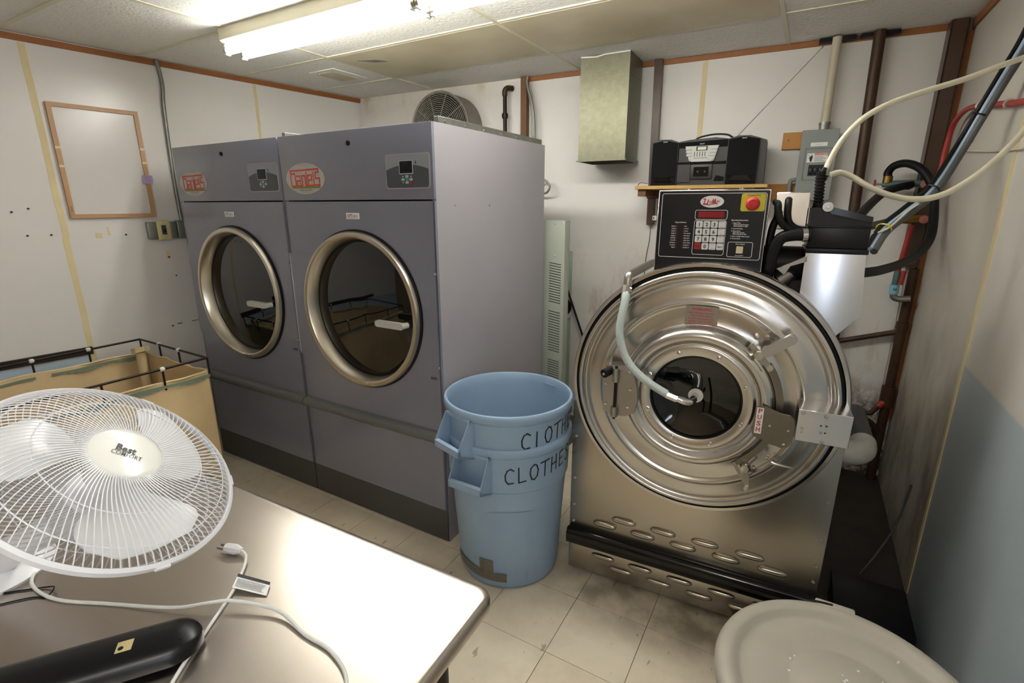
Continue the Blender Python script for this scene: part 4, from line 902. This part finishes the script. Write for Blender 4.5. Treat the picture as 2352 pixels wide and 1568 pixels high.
cdt = thing('conduit', 'thin galvanized conduit running up the left wall to the ceiling', 'conduit', (LW(1.87), 1.87, 1.53)); b0 = Vector((LW(1.87), 1.87, 1.53))
MB().tube(spline([Vector(p)-b0 for p in P], 6), .0115, 12).build('pipe', 'galvanized', cdt, smooth=70)
MB().tube([Vector(P[0])-b0+Vector((0, 0, -.03)), Vector(P[0])-b0], .0145, 12).build('coupling', 'galvanized', cdt)
swb = on_left('switch_box', 'row of metal electrical boxes with cream switch plate on left wall', 'switch', 1.660, 1.42)
MB().box(.0, .060, -.038, 0, .0, .108, .006).build('metal_box', 'galv_box', swb); MB().box(.125, .165, -.038, 0, .0, .108, .004).build('metal_box', 'galv_box', swb)
MB().box(.168, .232, -.045, 0, .0, .116, .006).build('end_box', 'galv_box', swb)
sp = MB().box(.050, .124, -.045, -.038, -.004, .116, .002).build('switch_plate', 'switch_cream', swb, 'cream switch plate')
MB().box(.074, .100, -.048, -.044, .028, .088).build('switch_well', 'panel_dark', sp); MB().box(.082, .092, -.060, -.047, .045, .062, .002).build('toggle', 'black_plastic', sp)
for z in (.012, .102): MB().lathe([(.003, 0), (.0001, .002)], 8, front(.087, z, -.045)).build('screw', 'screw', sp)

# ------------------------------------------------------------------ back wall
def on_back(name, label, cat, x, z, off=0, group=None): return thing(name, label, cat, (x, BW(x)-off, z), aB, group)
ef = on_back('exhaust_fan', 'dusty round drum fan high on the back wall behind the dryers', 'fan', -2.49, 1.93, .014)
FZ = .25
MB().lathe([(.245, .0), (.250, .0), (.250, .20), (.256, .205), (.250, .21), (.243, .205), (.243, .0)], 64, front(0, FZ)).build('drum', 'dusty_grey', ef)
m = MB()
for k in range(17): r = .03+.013*k; m.tube([(r*math.cos(2*PI*j/48), -.205-.02*(1-(r/.25)**2), FZ+r*math.sin(2*PI*j/48)) for j in range(48)], .0026, 5, closed=True)
for k in range(10): a = 2*PI*k/10; m.tube([(r*math.cos(a), -.208-.02*(1-(r/.25)**2), FZ+r*math.sin(a)) for r in (.02, .09, .17, .246)], .0028, 5)
m.build('grille', 'dusty_grey', ef, 'dusty concentric wire guard', smooth=80)
for k in range(4):
    a = PI/2*k+.4; m = MB(); q = []
    for r in (.04, .14, .23):
        for s in (-1, 1): q.append(Vector((r*math.cos(a+s*.32), -.09-s*.03, FZ+r*math.sin(a+s*.32))))
    m.v = q; m.f = [(0, 1, 3, 2), (2, 3, 5, 4)]; m.build('blade', 'machine_dark', ef)
MB().tube([(0, -.19, FZ), (0, -.02, FZ)], .05, 20).build('motor', 'machine_dark', ef)
MB().disc(.243, .004, 48, front(0, FZ)).build('dark_backing', 'machine_dark', ef)  # dark disc paints in the shade between the guard rings
gp = on_back('elbow_pipe', 'dark iron pipe with elbow rising behind the dryers', 'pipe', -2.00, 1.4, .06)
MB().tube([(-.02, 0, 0), (-.02, 0, 1.0)], .014, 14).build('pipe_run', 'dark_iron', gp)
MB().tube([(-.02, 0, .835), (-.02, 0, .87)], .020, 12).tube([(-.02, 0, .845), (-.02, 0, .86)], .024, 8).build('union', 'dark_iron', gp)
MB().tube(spline([(-.02, 0, .985), (-.02, 0, 1.015), (-.005, .008, 1.035), (.02, .045, 1.037)], 5), .019, 14).build('elbow', 'rust_pipe', gp, smooth=60)
wsx = on_back('wood_strip', 'narrow brown wooden batten beside two thin conduits', 'batten', -1.88, .3, .03)
MB().box(-.024, .024, -.015, .03, 0, 2.2, .002, seg=1).build('batten', 'dark_wood', wsx)
for i, (lab, xs) in enumerate((('thin conduit bending beside the wooden batten', ((-1.853, 2.498), (-1.853, 2.44), (-1.835, 2.36), (-1.815, 2.26), (-1.81, 2.09), (-1.81, 1.4))), ('thin conduit to the right of the other behind the dryers', ((-1.845, 2.47), (-1.838, 2.42), (-1.815, 2.36), (-1.792, 2.25), (-1.785, 2.09), (-1.785, 1.4))))):
    b0 = Vector((xs[-1][0], BW(xs[-1][0])-.03, 1.4)); o = MB().tube(spline([Vector((x, BW(x)-.035-.026*i, z)) - b0 for x, z in xs], 6), .009, 10).build('conduit', 'galvanized', smooth=70); o.location = b0; tag(o, lab, 'conduit', 'conduits behind the dryers')
du = thing('air_duct', 'square galvanized duct hanging from the ceiling', 'duct', (-1.195, 3.30, 1.895), .03)
dx, dy0, dy1, dh = .153, -.135, .14, .605
m = MB()
for a, b in (((-dx, dy0), (dx, dy0)), ((dx, dy0), (dx, dy1)), ((dx, dy1), (-dx, dy1)), ((-dx, dy1), (-dx, dy0))):
    m.quad([(*a, 0), (*b, 0), (*b, dh), (*a, dh)]); m.quad([(a[0]*.97, a[1]*.97, 0), (a[0]*.97, a[1]*.97, dh), (b[0]*.97, b[1]*.97, dh), (b[0]*.97, b[1]*.97, 0)]); m.quad([(*a, 0), (a[0]*.97, a[1]*.97, 0), (b[0]*.97, b[1]*.97, 0), (*b, 0)])
m.build('duct_body', 'duct_metal', du, recalc=False)
m = MB()
for z in (.49,): m.box(-dx-.002, dx+.002, dy0-.002, dy0, z, z+.006).box(dx, dx+.002, dy0, dy1, z, z+.006)
m.build('seam_band', 'duct_metal', du)
m = MB(); m.prism([(-dx-.012, .0), (dx+.008, .0), (dx+.004, .012), (-dx, .01)], dy0-.012, dy0-.001); m.prism([(dy0-.01, .0), (dy1, 0), (dy1, .012), (dy0, .012)], dx+.001, dx+.012, lambda a, d, z: Vector((d, a, z))); m.build('bottom_lip', 'duct_metal', du)
m = MB(); m.tube([(-dx, dy0-.002, dh-.004), (-dx+.1, dy0-.003, dh-.012), (0, dy0-.002, dh-.004), (dx, dy0-.002, dh-.003)], .004, 6); m.build('sealant', 'paper_white', du)
pb = on_back('wall_post', 'brown wooden post on the back wall behind the stereo', 'post', -.935, 1.50, .02)
MB().prism([(-.020+.0, 0), (.022, 0), (.012, 1.0), (-.036, 1.0)], -.03, .02).build('post', 'brown_paint', pb)
op = on_back('outlet_plug', 'small white adapter on the brown wall post', 'adapter', -.905, 1.53, .055)
MB().box(-.006, .022, -.02, .0, 0, .030, .003).build('body', 'white_plastic', op); MB().box(.0, .006, -.0208, -.019, .008, .022).build('slot', 'black_print', op)
lw = MB().tube(spline([(-.92, BW(-.92)-.06, 1.52), (-.925, BW(-.92)-.05, 1.40), (-.945, BW(-.92)-.04, 1.25), (-.95, BW(-.95)-.04, .9)], 6), .003, 6).build('power_wire', 'cable_grey', smooth=80); rebase(tag(lw, 'thin dark wire hanging below the white adapter', 'wire'))
rw_ = MB().tube(spline([(-.93, 3.40, 1.70), (-.98, 3.38, 1.705), (-1.01, 3.38, 1.735), (-.99, 3.36, 1.765), (-.93, 3.33, 1.76)], 6), .0022, 6).build('speaker_wire', 'red_pipe', smooth=80); rebase(tag(rw_, 'thin reddish wire looping at left end of the shelf', 'wire'))
lc = MB().tube(spline([(-1.78, 3.38, 1.80), (-1.70, 3.38, 1.805), (-1.655, 3.38, 1.77), (-1.655, 3.38, 1.735), (-1.69, 3.38, 1.71), (-1.80, 3.38, 1.715)], 7), .0075, 10).build('conduit_loop', 'galvanized', smooth=80); rebase(tag(lc, 'loop of grey flexible conduit beside the dryer', 'conduit'))
rd = MB().tube([(-1.60, BW(-1.6)-.06, 1.28), (-1.36, BW(-1.36)-.06, .66), (-1.30, BW(-1.3)-.06, .50)], .008, 8).build('broom_handle', 'black_plastic', smooth=80); rebase(tag(rd, 'thin black rod leaning against the wall behind the washer', 'rod'))
hv = on_back('wall_flange', 'round white pipe flange low on the wall behind the dryer housing', 'flange', -1.555, .80, .004)
MB().lathe([(.10, 0), (.10, .012), (.075, .016), (.07, .0)], 40, front(0, .08)).build('flange', 'pvc_white', hv); MB().disc(.07, .002, 32, front(0, .08)).build('dark_backing', 'machine_dark', hv)

# shelf and stereo
shf = on_back('wall_shelf', 'wooden shelf board on the back wall holding the stereo', 'shelf', -.60, 1.70, 0)
MB().box(-.375, .355, -.345, -.012, .020, .040, .002, seg=1).build('board', 'shelf_wood', shf); MB().box(-.365, .35, -.06, -.012, -.03, .020, .002, seg=1).build('cleat', 'dark_wood', shf); MB().box(-.36, -.31, -.32, -.062, -.02, .02, .002, seg=1).build('bracket', 'dark_wood', shf); MB().box(.29, .34, -.32, -.062, -.02, .02, .002, seg=1).build('bracket', 'dark_wood', shf)
sto = on_back('stereo', 'black boombox stereo with two speakers on the wooden shelf', 'stereo', -.60, 1.740, .28)
def spk(x0, x1, lab):
    o = MB().prism([(x0, 0), (x1, 0), (x1, .245), ((x0+x1)/2+.03, .262), ((x0+x1)/2-.03, .264), (x0-.003, .25)], 0, .19).build('speaker', 'stereo_grey', sto, lab)
    w_ = x1-x0; MB().prism([(x0+.003, .05), (x1-.004, .05), (x1-.004, .240), ((x0+x1)/2, .258), (x0+.002, .244)], -.010, .001).build('speaker_cloth', 'stereo_black', o)
    MB().prism([(x0+.003, .004), (x1-.004, .004), (x1-.004, .05), (x0+.003, .05)], -.006, .001).build('speaker_foot', 'stereo_black', o)
    MB().prism([(x0+.022, .022), (x1-.026, .022), (x1-.045, .05), (x0+.040, .05)], -.0115, -.004).build('bass_port', 'black_gloss', o)
    text(MB(), 'SONY', .010, facing((x0+x1)/2, .245, -.0108), 'CENTER', .026, bold=.02).build('speaker_print', 'silver_panel', o)
spk(-.282, -.132, 'left speaker'); spk(.140, .305, 'right speaker')
o = MB().prism([(.305, 0), (.34, .0), (.335, .235), (.305, .245)], .01, .17).build('speaker_side', 'stereo_grey', sto)
bd = MB().prism([(-.128, 0), (.137, 0), (.137, .252), (.07, .262), (-.07, .255), (-.128, .247)], .005, .19).build('centre_unit', 'stereo_grey', sto)
MB().prism([(-.128, .212), (.137, .212), (.137, .248), (-.128, .240)], -.004, .006).build('top_bezel', 'stereo_black', bd)
MB().prism([(-.128, .12), (.137, .12), (.137, .132), (.02, .128), (-.128, .132)], -.006, .006).build('band', 'stereo_black', bd)
MB().prism([(-.128, .018), (-.055, .018), (-.055, .12), (-.128, .12)], -.003, .006).build('lower_bezel', 'stereo_grey', bd)
sv = MB().prism([(-.092, .218), (.092, .218), (.070, .136), (.052, .132), (-.05, .132), (-.066, .138)], -.008, .004).build('silver_panel', 'silver_panel', bd, 'silver control panel')
MB().box(-.022, .024, -.0095, -.007, .196, .212).build('lcd', 'lcd', sv); MB().box(-.030, .032, -.0088, -.007, .192, .216).build('lcd_frame', 'stereo_grey', sv)
for k in range(5): MB().box(-.039+.0145*k, -.036+.0145*k, -.0095, -.007, .160, .186).build('equalizer_slot', 'black_print', sv)
for k in range(3):
    MB().box(-.089+.003*k, -.056+.002*k, -.0098, -.007, .199-.018*k, .212-.018*k, .001, seg=1).build('button', 'silver_panel', sv); MB().box(.052-.006*k, .088-.007*k, -.0098, -.007, .199-.018*k, .212-.018*k, .001, seg=1).build('button', 'silver_panel', sv)
m = MB()
for k in range(4): m.box(-.089+.003*k, -.056, -.0085, -.007, .1965-.018*k, .1982-.018*k).box(.052-.006*k, .086-.007*k, -.0085, -.007, .1965-.018*k, .1982-.018*k)
m.box(-.04, .036, -.0085, -.007, .150, .153).build('button_gap', 'grey_print', sv)
MB().lathe([(.010, 0), (.010, .006), (.0001, .007)], 20, front(.058, .148, -.008)).build('volume_knob', 'silver_panel', sv)
cs = MB().box(-.052, .066, -.006, .004, .035, .118, .003).build('cassette_door', 'stereo_grey', bd); MB().box(-.035, .048, -.0072, -.005, .050, .103).build('cassette_window', 'black_gloss', cs)
for x in (-.012, .027): MB().lathe([(.006, 0), (.006, .001), (.0001, .001)], 12, front(x, .077, -.0072)).build('reel', 'stereo_grey', cs)
MB().prism([(.08, .025), (.132, .025), (.132, .045), (.09, .055)], -.004, .006).build('jack_bezel', 'stereo_black', bd)
text(MB(), 'SONY', .009, facing(0, .226, -.0046), 'CENTER', .026, bold=.02).build('unit_print', 'silver_panel', bd)
MB().tube(spline([(-.06, .07, .25), (-.03, .07, .272), (.05, .07, .285), (.12, .07, .280), (.155, .07, .262)], 6), .005, 8).build('carry_handle', 'black_plastic', sto, smooth=70)
MB().tube([(.165, .10, .26), (.545, .22, .715)], .0022, 6).tube([(.54, .2185, .709), (.547, .2206, .717)], .004, 6).build('antenna', 'zinc', sto)

# breaker panel and boards
bk = on_back('wooden_board', 'orange-brown board behind upper part of the breaker panel', 'board', -.10, 1.94, .0); MB().box(-.105, .15, -.022, 0, 0, .092, .002, seg=1).build('board', 'pine', bk); MB().lathe([(.005, 0), (.0001, .001)], 8, front(-.075, .05, -.022)).build('knot', 'dark_wood', bk)
bk2 = on_back('wooden_board', 'orange-brown board behind lower part of the breaker panel', 'board', -.10, 1.65, .0); MB().box(-.15, .15, -.022, 0, 0, .098, .002, seg=1).build('board', 'pine', bk2)
bp = on_back('breaker_panel', 'grey breaker panel with danger sticker on the back wall', 'electrical panel', -.019, 1.655, .024)
MB().box(-.086, .086, -.076, 0, 0, .372, .003, seg=1).build('enclosure', 'panel_box_grey', bp)
MB().box(-.089, .089, -.080, -.074, -.002, .375, .002, seg=1).build('cover', 'panel_box_grey', bp)
for x0, x1, z0, z1 in ((-.063, .066, .108, .113), (-.063, .066, .276, .281), (-.064, -.059, .108, .281), (.062, .067, .108, .281)): MB().box(x0, x1, -.0835, -.079, z0, z1, .0015, seg=1).build('cover_lip', 'panel_box_grey', bp)
o = MB().box(-.041, .040, -.0812, -.0795, .288, .308).build('white_label', 'paper_white', bp); text(MB(), 'SQUARE D', .009, facing(0, .2945, -.0818), 'CENTER', .034).build('label_print', 'cable_blue', o)
o = MB().box(-.050, .050, -.0815, -.0795, .204, .252).build('danger_label', 'paper_white', bp, 'white sticker headed DANGER in red')
r_ = MB().box(-.013, .048, -.0821, -.081, .240, .251).build('danger_band', 'orange_red', o)
m = text(MB(), 'DANGER', .0105, facing(.023, .2418, -.0827), 'CENTER', .046, bold=.02); m.prism([(-.011, .2415), (-.002, .2415), (-.0065, .2500)], -.0827, -.0822); m.build('danger_print', 'white_print', o)
m = MB()
for k in range(6): m.box(-.012, .045-.01*(k % 3), -.0822, -.081, .208+.0048*k, .2095+.0048*k)
m.build('danger_text', 'grey_print', o)
m = MB(); m.prism([(-.034, .208), (-.026, .208), (-.022, .232), (-.026, .244), (-.031, .238), (-.037, .230)], -.0824, -.081); strokes(m, [[(-.045, .245), (-.036, .232), (-.042, .226), (-.036, .220)]], .0018, lambda a, b: Vector((a, -.0824, b))); m.build('danger_pictogram', 'black_print', o)
MB().box(-.036, .040, -.0835, -.079, .132, .190).build('breaker_bay', 'black_plastic', bp)
for k in range(3): MB().box(-.031+.024*k, -.012+.024*k, -.094, -.082, .140, .172, .003).build('breaker_switch', 'panel_navy', bp)
MB().tube(spline([(-.085, -.04, .115), (-.105, -.04, .113), (-.117, -.04, .10), (-.118, -.04, .02), (-.118, -.04, -.1)], 6), .0115, 12).build('side_conduit', 'panel_box_grey', bp, smooth=70)
wpx = on_back('conduit_pipe', 'cream painted pipe rising from the breaker panel', 'pipe', -.004, 2.03, .06); MB().tube([(0, 0, .035), (0, 0, .462)], .0225, 18).build('pipe', 'painted_pipe', wpx); MB().tube([(0, 0, 0), (0, 0, .04)], .026, 18).tube([(0, 0, .028), (0, 0, .04)], .029, 18).build('connector', 'galv_box', wpx)
bpp = on_back('brown_pipe', 'thick dark brown vertical pipe right of the breaker panel', 'pipe', .205, 0, .06); MB().tube([(.012, 0, 0.004), (.005, 0, 1.2), (-.022, 0, 2.497)], .0275, 20).build('pipe', 'rust_pipe', bpp, smooth=70)
for x, lab in ((-.004, 'dark rubber flap at ceiling around cream pipe'), (.185, 'dark rubber flap at ceiling around brown pipe')):
    o = on_back('ceiling_flap', lab, 'flap', x, 2.470, .012); MB().box(-.085, .085, -.045, .0, .006, .026, .002, seg=1).build('flap', 'black_rubber', o)
cp = on_back('corner_post', 'dark brown steel post in the back right corner', 'post', .50, 1.30, .0)
MB().box(-.034, .036, -.085, -.078, 0, 1.197).box(-.034, -.027, -.085, .0, 0, 1.197).box(.029, .036, -.085, .0, 0, 1.197).build('channel', 'brown_paint', cp)
cw = on_back('corner_batten', 'narrow orange wooden batten beside the corner pipe', 'batten', .552, .4, .0); MB().box(-.012, .016, -.05, -.0, 0, 2.05).build('batten', 'trim_wood', cw)
vp = on_back('riser_pipe', 'brown riser pipe low in the right corner', 'pipe', .525, 0.004, .075); MB().tube([(0, 0, 0), (0, 0, 1.285)], .024, 18).build('pipe', 'rust_pipe', vp)
MB().tube([(0, 0, .945), (0, 0, .985)], .030, 16).build('coupling', 'rust_pipe', vp); MB().tube([(0, 0, .48), (0, 0, .60)], .036, 16).build('coupling', 'rust_pipe', vp)
hp = on_back('branch_pipe', 'rusty horizontal pipe along the wall behind the washer', 'pipe', .26, .80, .045); MB().tube([(-.018, 0, .038), (.25, 0, .125)], .015, 14).build('pipe', 'rust_pipe', hp)
lp = on_back('low_pipes', 'dark red pipes meeting near floor in the right corner', 'pipe', .40, .30, .09)
MB().tube([(-.155, 0, .108), (-.02, 0, .12), (.06, 0, .13), (.10, .0, .20)], .016, 12).tube([(.0, 0, .11), (.07, 0, .07), (.11, 0, .02)], .016, 12).build('pipe', 'rust_pipe', lp); MB().tube([(.09, 0, .18), (.115, 0, .21)], .02, 12).build('fitting', 'red_pipe', lp)

# valves and hoses in the corner
v1 = thing('water_valve', 'green corroded water valve with small red handle, upper one', 'valve', (.38, 3.42, 1.70))
MB().tube([(-.075, 0, .032), (-.02, 0, .034), (.05, 0, .037), (.11, 0, .03)], [.014, .019, .018, .02], 14).build('body', 'valve_green', v1); MB().tube([(-.105, 0, .036), (-.07, 0, .034)], .006, 10).build('stem', 'zinc', v1)
MB().lathe([(.0001, 0), (.022, 0), (.022, .008), (.0001, .008)], 14, Matrix.Translation((-.105, 0, .036)) @ Matrix.Rotation(-PI/2, 4, 'Y')).build('handle', 'red_pipe', v1)
MB().tube([(-.055, 0, .04), (-.055, 0, .075)], .022, 14).build('brass_coupling', 'brass', v1); MB().tube([(.045, -.03, .03), (.03, -.05, .022)], .021, 10).build('brass_coupling', 'brass', v1)
MB().lathe([(.0001, 0), (.019, .003), (.022, .007), (.019, .012), (.0001, .013)], 10, Matrix.Translation((.10, -.055, .03)) @ FR).build('round_handle', 'red_faded', v1)
v2 = thing('water_valve', 'brass water valve with round red handle, lower one', 'valve', (.46, 3.42, 1.52))
MB().tube([(-.06, -.03, .035), (-.01, -.01, .037), (.05, 0, .04)], [.024, .026, .022], 12).build('body', 'brass', v2); MB().lathe([(.0001, 0), (.019, .003), (.022, .007), (.019, .012), (.0001, .013)], 10, Matrix.Translation((.045, -.045, .035)) @ FR).build('round_handle', 'red_faded', v2)
def hose_w(name, label, cat, pts, r, m, grp=None, n=12):
    o = MB().tube(spline(pts, 7), r, n).build(name, m, smooth=80); tag(o, label, cat, grp); return rebase(o)
hose_w('rubber_hose', 'black rubber hose arching from the upper valve down to the washer', 'hose', [(.325, 3.42, 1.765), (.322, 3.42, 1.795), (.343, 3.4, 1.826), (.391, 3.36, 1.832), (.446, 3.3, 1.796), (.489, 3.25, 1.721), (.508, 3.2, 1.619), (.503, 3.1, 1.489), (.451, 2.95, 1.417), (.379, 2.8, 1.382), (.304, 2.65, 1.367), (.232, 2.5, 1.365), (.13, 2.35, 1.37), (.02, 2.3, 1.37)], .0195, 'black_rubber', 'hoses in the corner')
hose_w('rubber_hose', 'black rubber hose sloping left from the upper valve behind the soap hopper', 'hose', [(.425, 3.375, 1.729), (.372, 3.32, 1.716), (.306, 3.2, 1.692), (.251, 3.0, 1.653), (.201, 2.8, 1.605), (.15, 2.6, 1.55), (.05, 2.45, 1.45)], .0195, 'black_rubber', 'hoses in the corner')
hose_w('grey_hose', 'short grey hose from the lower brass valve to the soap hopper', 'hose', [(.40, 3.38, 1.556), (.37, 3.3, 1.553), (.31, 3.1, 1.543), (.23, 2.8, 1.536), (.16, 2.5, 1.54), (.08, 2.25, 1.52)], .018, 'cable_grey', 'hoses in the corner')
rp = thing('drop_pipe', 'thin red pipe with red lever and blue-taped valve in the corner', 'pipe', (.455, 3.42, 1.12))
MB().tube([(.012, 0, .405), (-.008, 0, .155)], .0125, 12).build('pipe', 'red_pipe', rp); MB().tube([(-.008, 0, .16), (-.010, 0, .075)], .016, 12).build('valve_body', 'valve_green', rp); MB().tube([(.016, -.03, .165), (.010, -.03, .09)], .011, 8).build('lever', 'red_pipe', rp)
tpo = MB().tube([(-.010, 0, .085), (-.008, 0, .035)], .022, 14).build('blue_tape', 'blue_tape', rp); text(MB(), 'N', .02, facing(-.016, .055, -.0225), bold=.03).build('tape_letter', 'black_print', tpo)
MB().tube(spline([(-.008, 0, .04), (-.004, 0, .018), (.02, 0, .008), (.07, 0, .014)], 4), .017, 12).build('elbow', 'galvanized', rp, smooth=60)
hose_w('clear_tube', 'pale soft tube rising from the soap hopper to upper right', 'tube', [(.0205, 2.0, 1.742), (.027, 2.03, 1.769), (.054, 2.04, 1.835), (.104, 2.06, 1.899), (.174, 2.09, 1.942), (.261, 2.13, 1.974), (.357, 2.17, 2.005), (.441, 2.22, 2.041), (.5, 2.27, 2.066), (.545, 2.30, 2.09)], .0088, 'hose_white', 'chemical feed tubes')
hose_w('clear_tube', 'pale soft tube sagging from the soap hopper along the right wall', 'tube', [(.034, 2.0, 1.7245), (.063, 2.02, 1.732), (.101, 2.03, 1.716), (.153, 2.03, 1.683), (.214, 2.04, 1.658), (.272, 2.05, 1.648), (.328, 2.07, 1.655), (.379, 2.09, 1.683), (.437, 2.12, 1.734), (.483, 2.15, 1.79), (.52, 2.18, 1.846), (.548, 2.19, 1.92)], .0092, 'hose_white', 'chemical feed tubes')
bun = [(.19, 2.142, 1.483), (.23, 2.257, 1.548), (.29, 2.316, 1.608), (.36, 2.375, 1.683), (.43, 2.498, 1.822), (.47, 2.508, 1.941), (.5, 2.475, 2.047), (.52, 2.403, 2.139), (.535, 2.36, 2.25)]
cbn = thing('cable_bundle', 'bundle of black, grey and pale blue cables strapped along the right wall', 'cable bundle', bun[0]); b0 = Vector(bun[0])
for dx_, dz_, r_, m_, lab in ((-.010, .009, .0075, 'black_rubber', 'black cable'), (.0, .0, .0078, 'cable_blue', 'pale blue cable'), (.012, -.008, .0115, 'cable_grey', 'grey cable')):
    MB().tube(spline([Vector(p)-b0+Vector((dx_, -.004, dz_)) for p in bun], 7), r_, 10).build('cable', m_, cbn, lab, smooth=80)
for k, mm in ((1, 'yellow_label'), (3, 'black_plastic'), (5, 'black_plastic')):
    p = Vector(bun[k])-b0; d = (Vector(bun[k+1])-Vector(bun[k-1])).normalized(); u_, v_ = frame(d); MB().tube([p+(u_*math.cos(2*PI*j/16)*.024+v_*math.sin(2*PI*j/16)*.020) for j in range(16)], .0028, 6, closed=True).build('cable_tie', mm, cbn)
hose_w('white_wire', 'thin white wire looping over the cable bundle', 'wire', [(.45, 2.58, 1.85), (.42, 2.52, 1.816), (.395, 2.48, 1.775), (.375, 2.40, 1.72), (.355, 2.365, 1.655), (.30, 2.30, 1.615), (.24, 2.24, 1.55), (.19, 2.20, 1.53)], .0035, 'wire_white', n=8)
hose_w('white_wire', 'thin white wire running level across the right wall', 'wire', [(.55, 3.361, 1.888), (.562, 2.769, 1.834), (.562, 2.477, 1.814), (.562, 2.242, 1.804), (.562, 1.6, 1.80)], .004, 'wire_white', n=8)
rpp = thing('red_pipe', 'red pipe clipped to the right wall curving down in the corner', 'pipe', (.55, 2.67, 1.8)); b0 = Vector((.55, 2.67, 1.8))
MB().tube(spline([Vector(p)-b0 for p in [(.552, 1.9, 1.93), (.552, 2.357, 1.953), (.552, 2.674, 1.991), (.545, 2.935, 2.027), (.538, 3.153, 2.039), (.532, 3.30, 2.00), (.525, 3.33, 1.893), (.520, 3.33, 1.70)]], 7), .0115, 12).build('pipe', 'red_pipe', rpp, smooth=80)
for p in ((.552, 2.55, 1.975), (.545, 2.93, 2.026)): MB().tube([Vector(p)-b0+Vector((0, -.007, 0)), Vector(p)-b0+Vector((0, .007, 0))], .016, 12).build('clip', 'wire_white', rpp)
# drain and odds on the floor right of the washer
dr = thing('drain_pipe', 'white plastic drain elbow low behind the washer', 'pipe', (.30, 2.42, .004))
MB().tube([(-.137, 0, .60), (-.03, 0, .60)], .046, 20).tube(spline([(-.05, 0, .60), (-.01, 0, .60), (.02, .03, .605), (.025, .09, .615)], 5), .052, 20).build('elbow', 'pvc_white', dr, smooth=60)
MB().tube([(.025, .06, .612), (.0, .34, .66)], .047, 20).build('pipe', 'cable_grey', dr)
bx = thing('floor_box', 'flat black box on the floor between washer and right wall', 'box', (.40, 2.11, .004))
MB().box(-.125, .125, -.13, .14, 0, .115, .006).build('box', 'black_plastic', bx); MB().box(-.128, .128, -.133, .143, .1, .122, .004).build('box_lid', 'black_plastic', bx)
hose_w('thin_tube', 'thin grey tube trailing down the right wall to the floor', 'tube', [(.545, 2.62, .42), (.52, 2.58, .25), (.46, 2.50, .12), (.40, 2.44, .015)], .005, 'cable_grey', n=8)
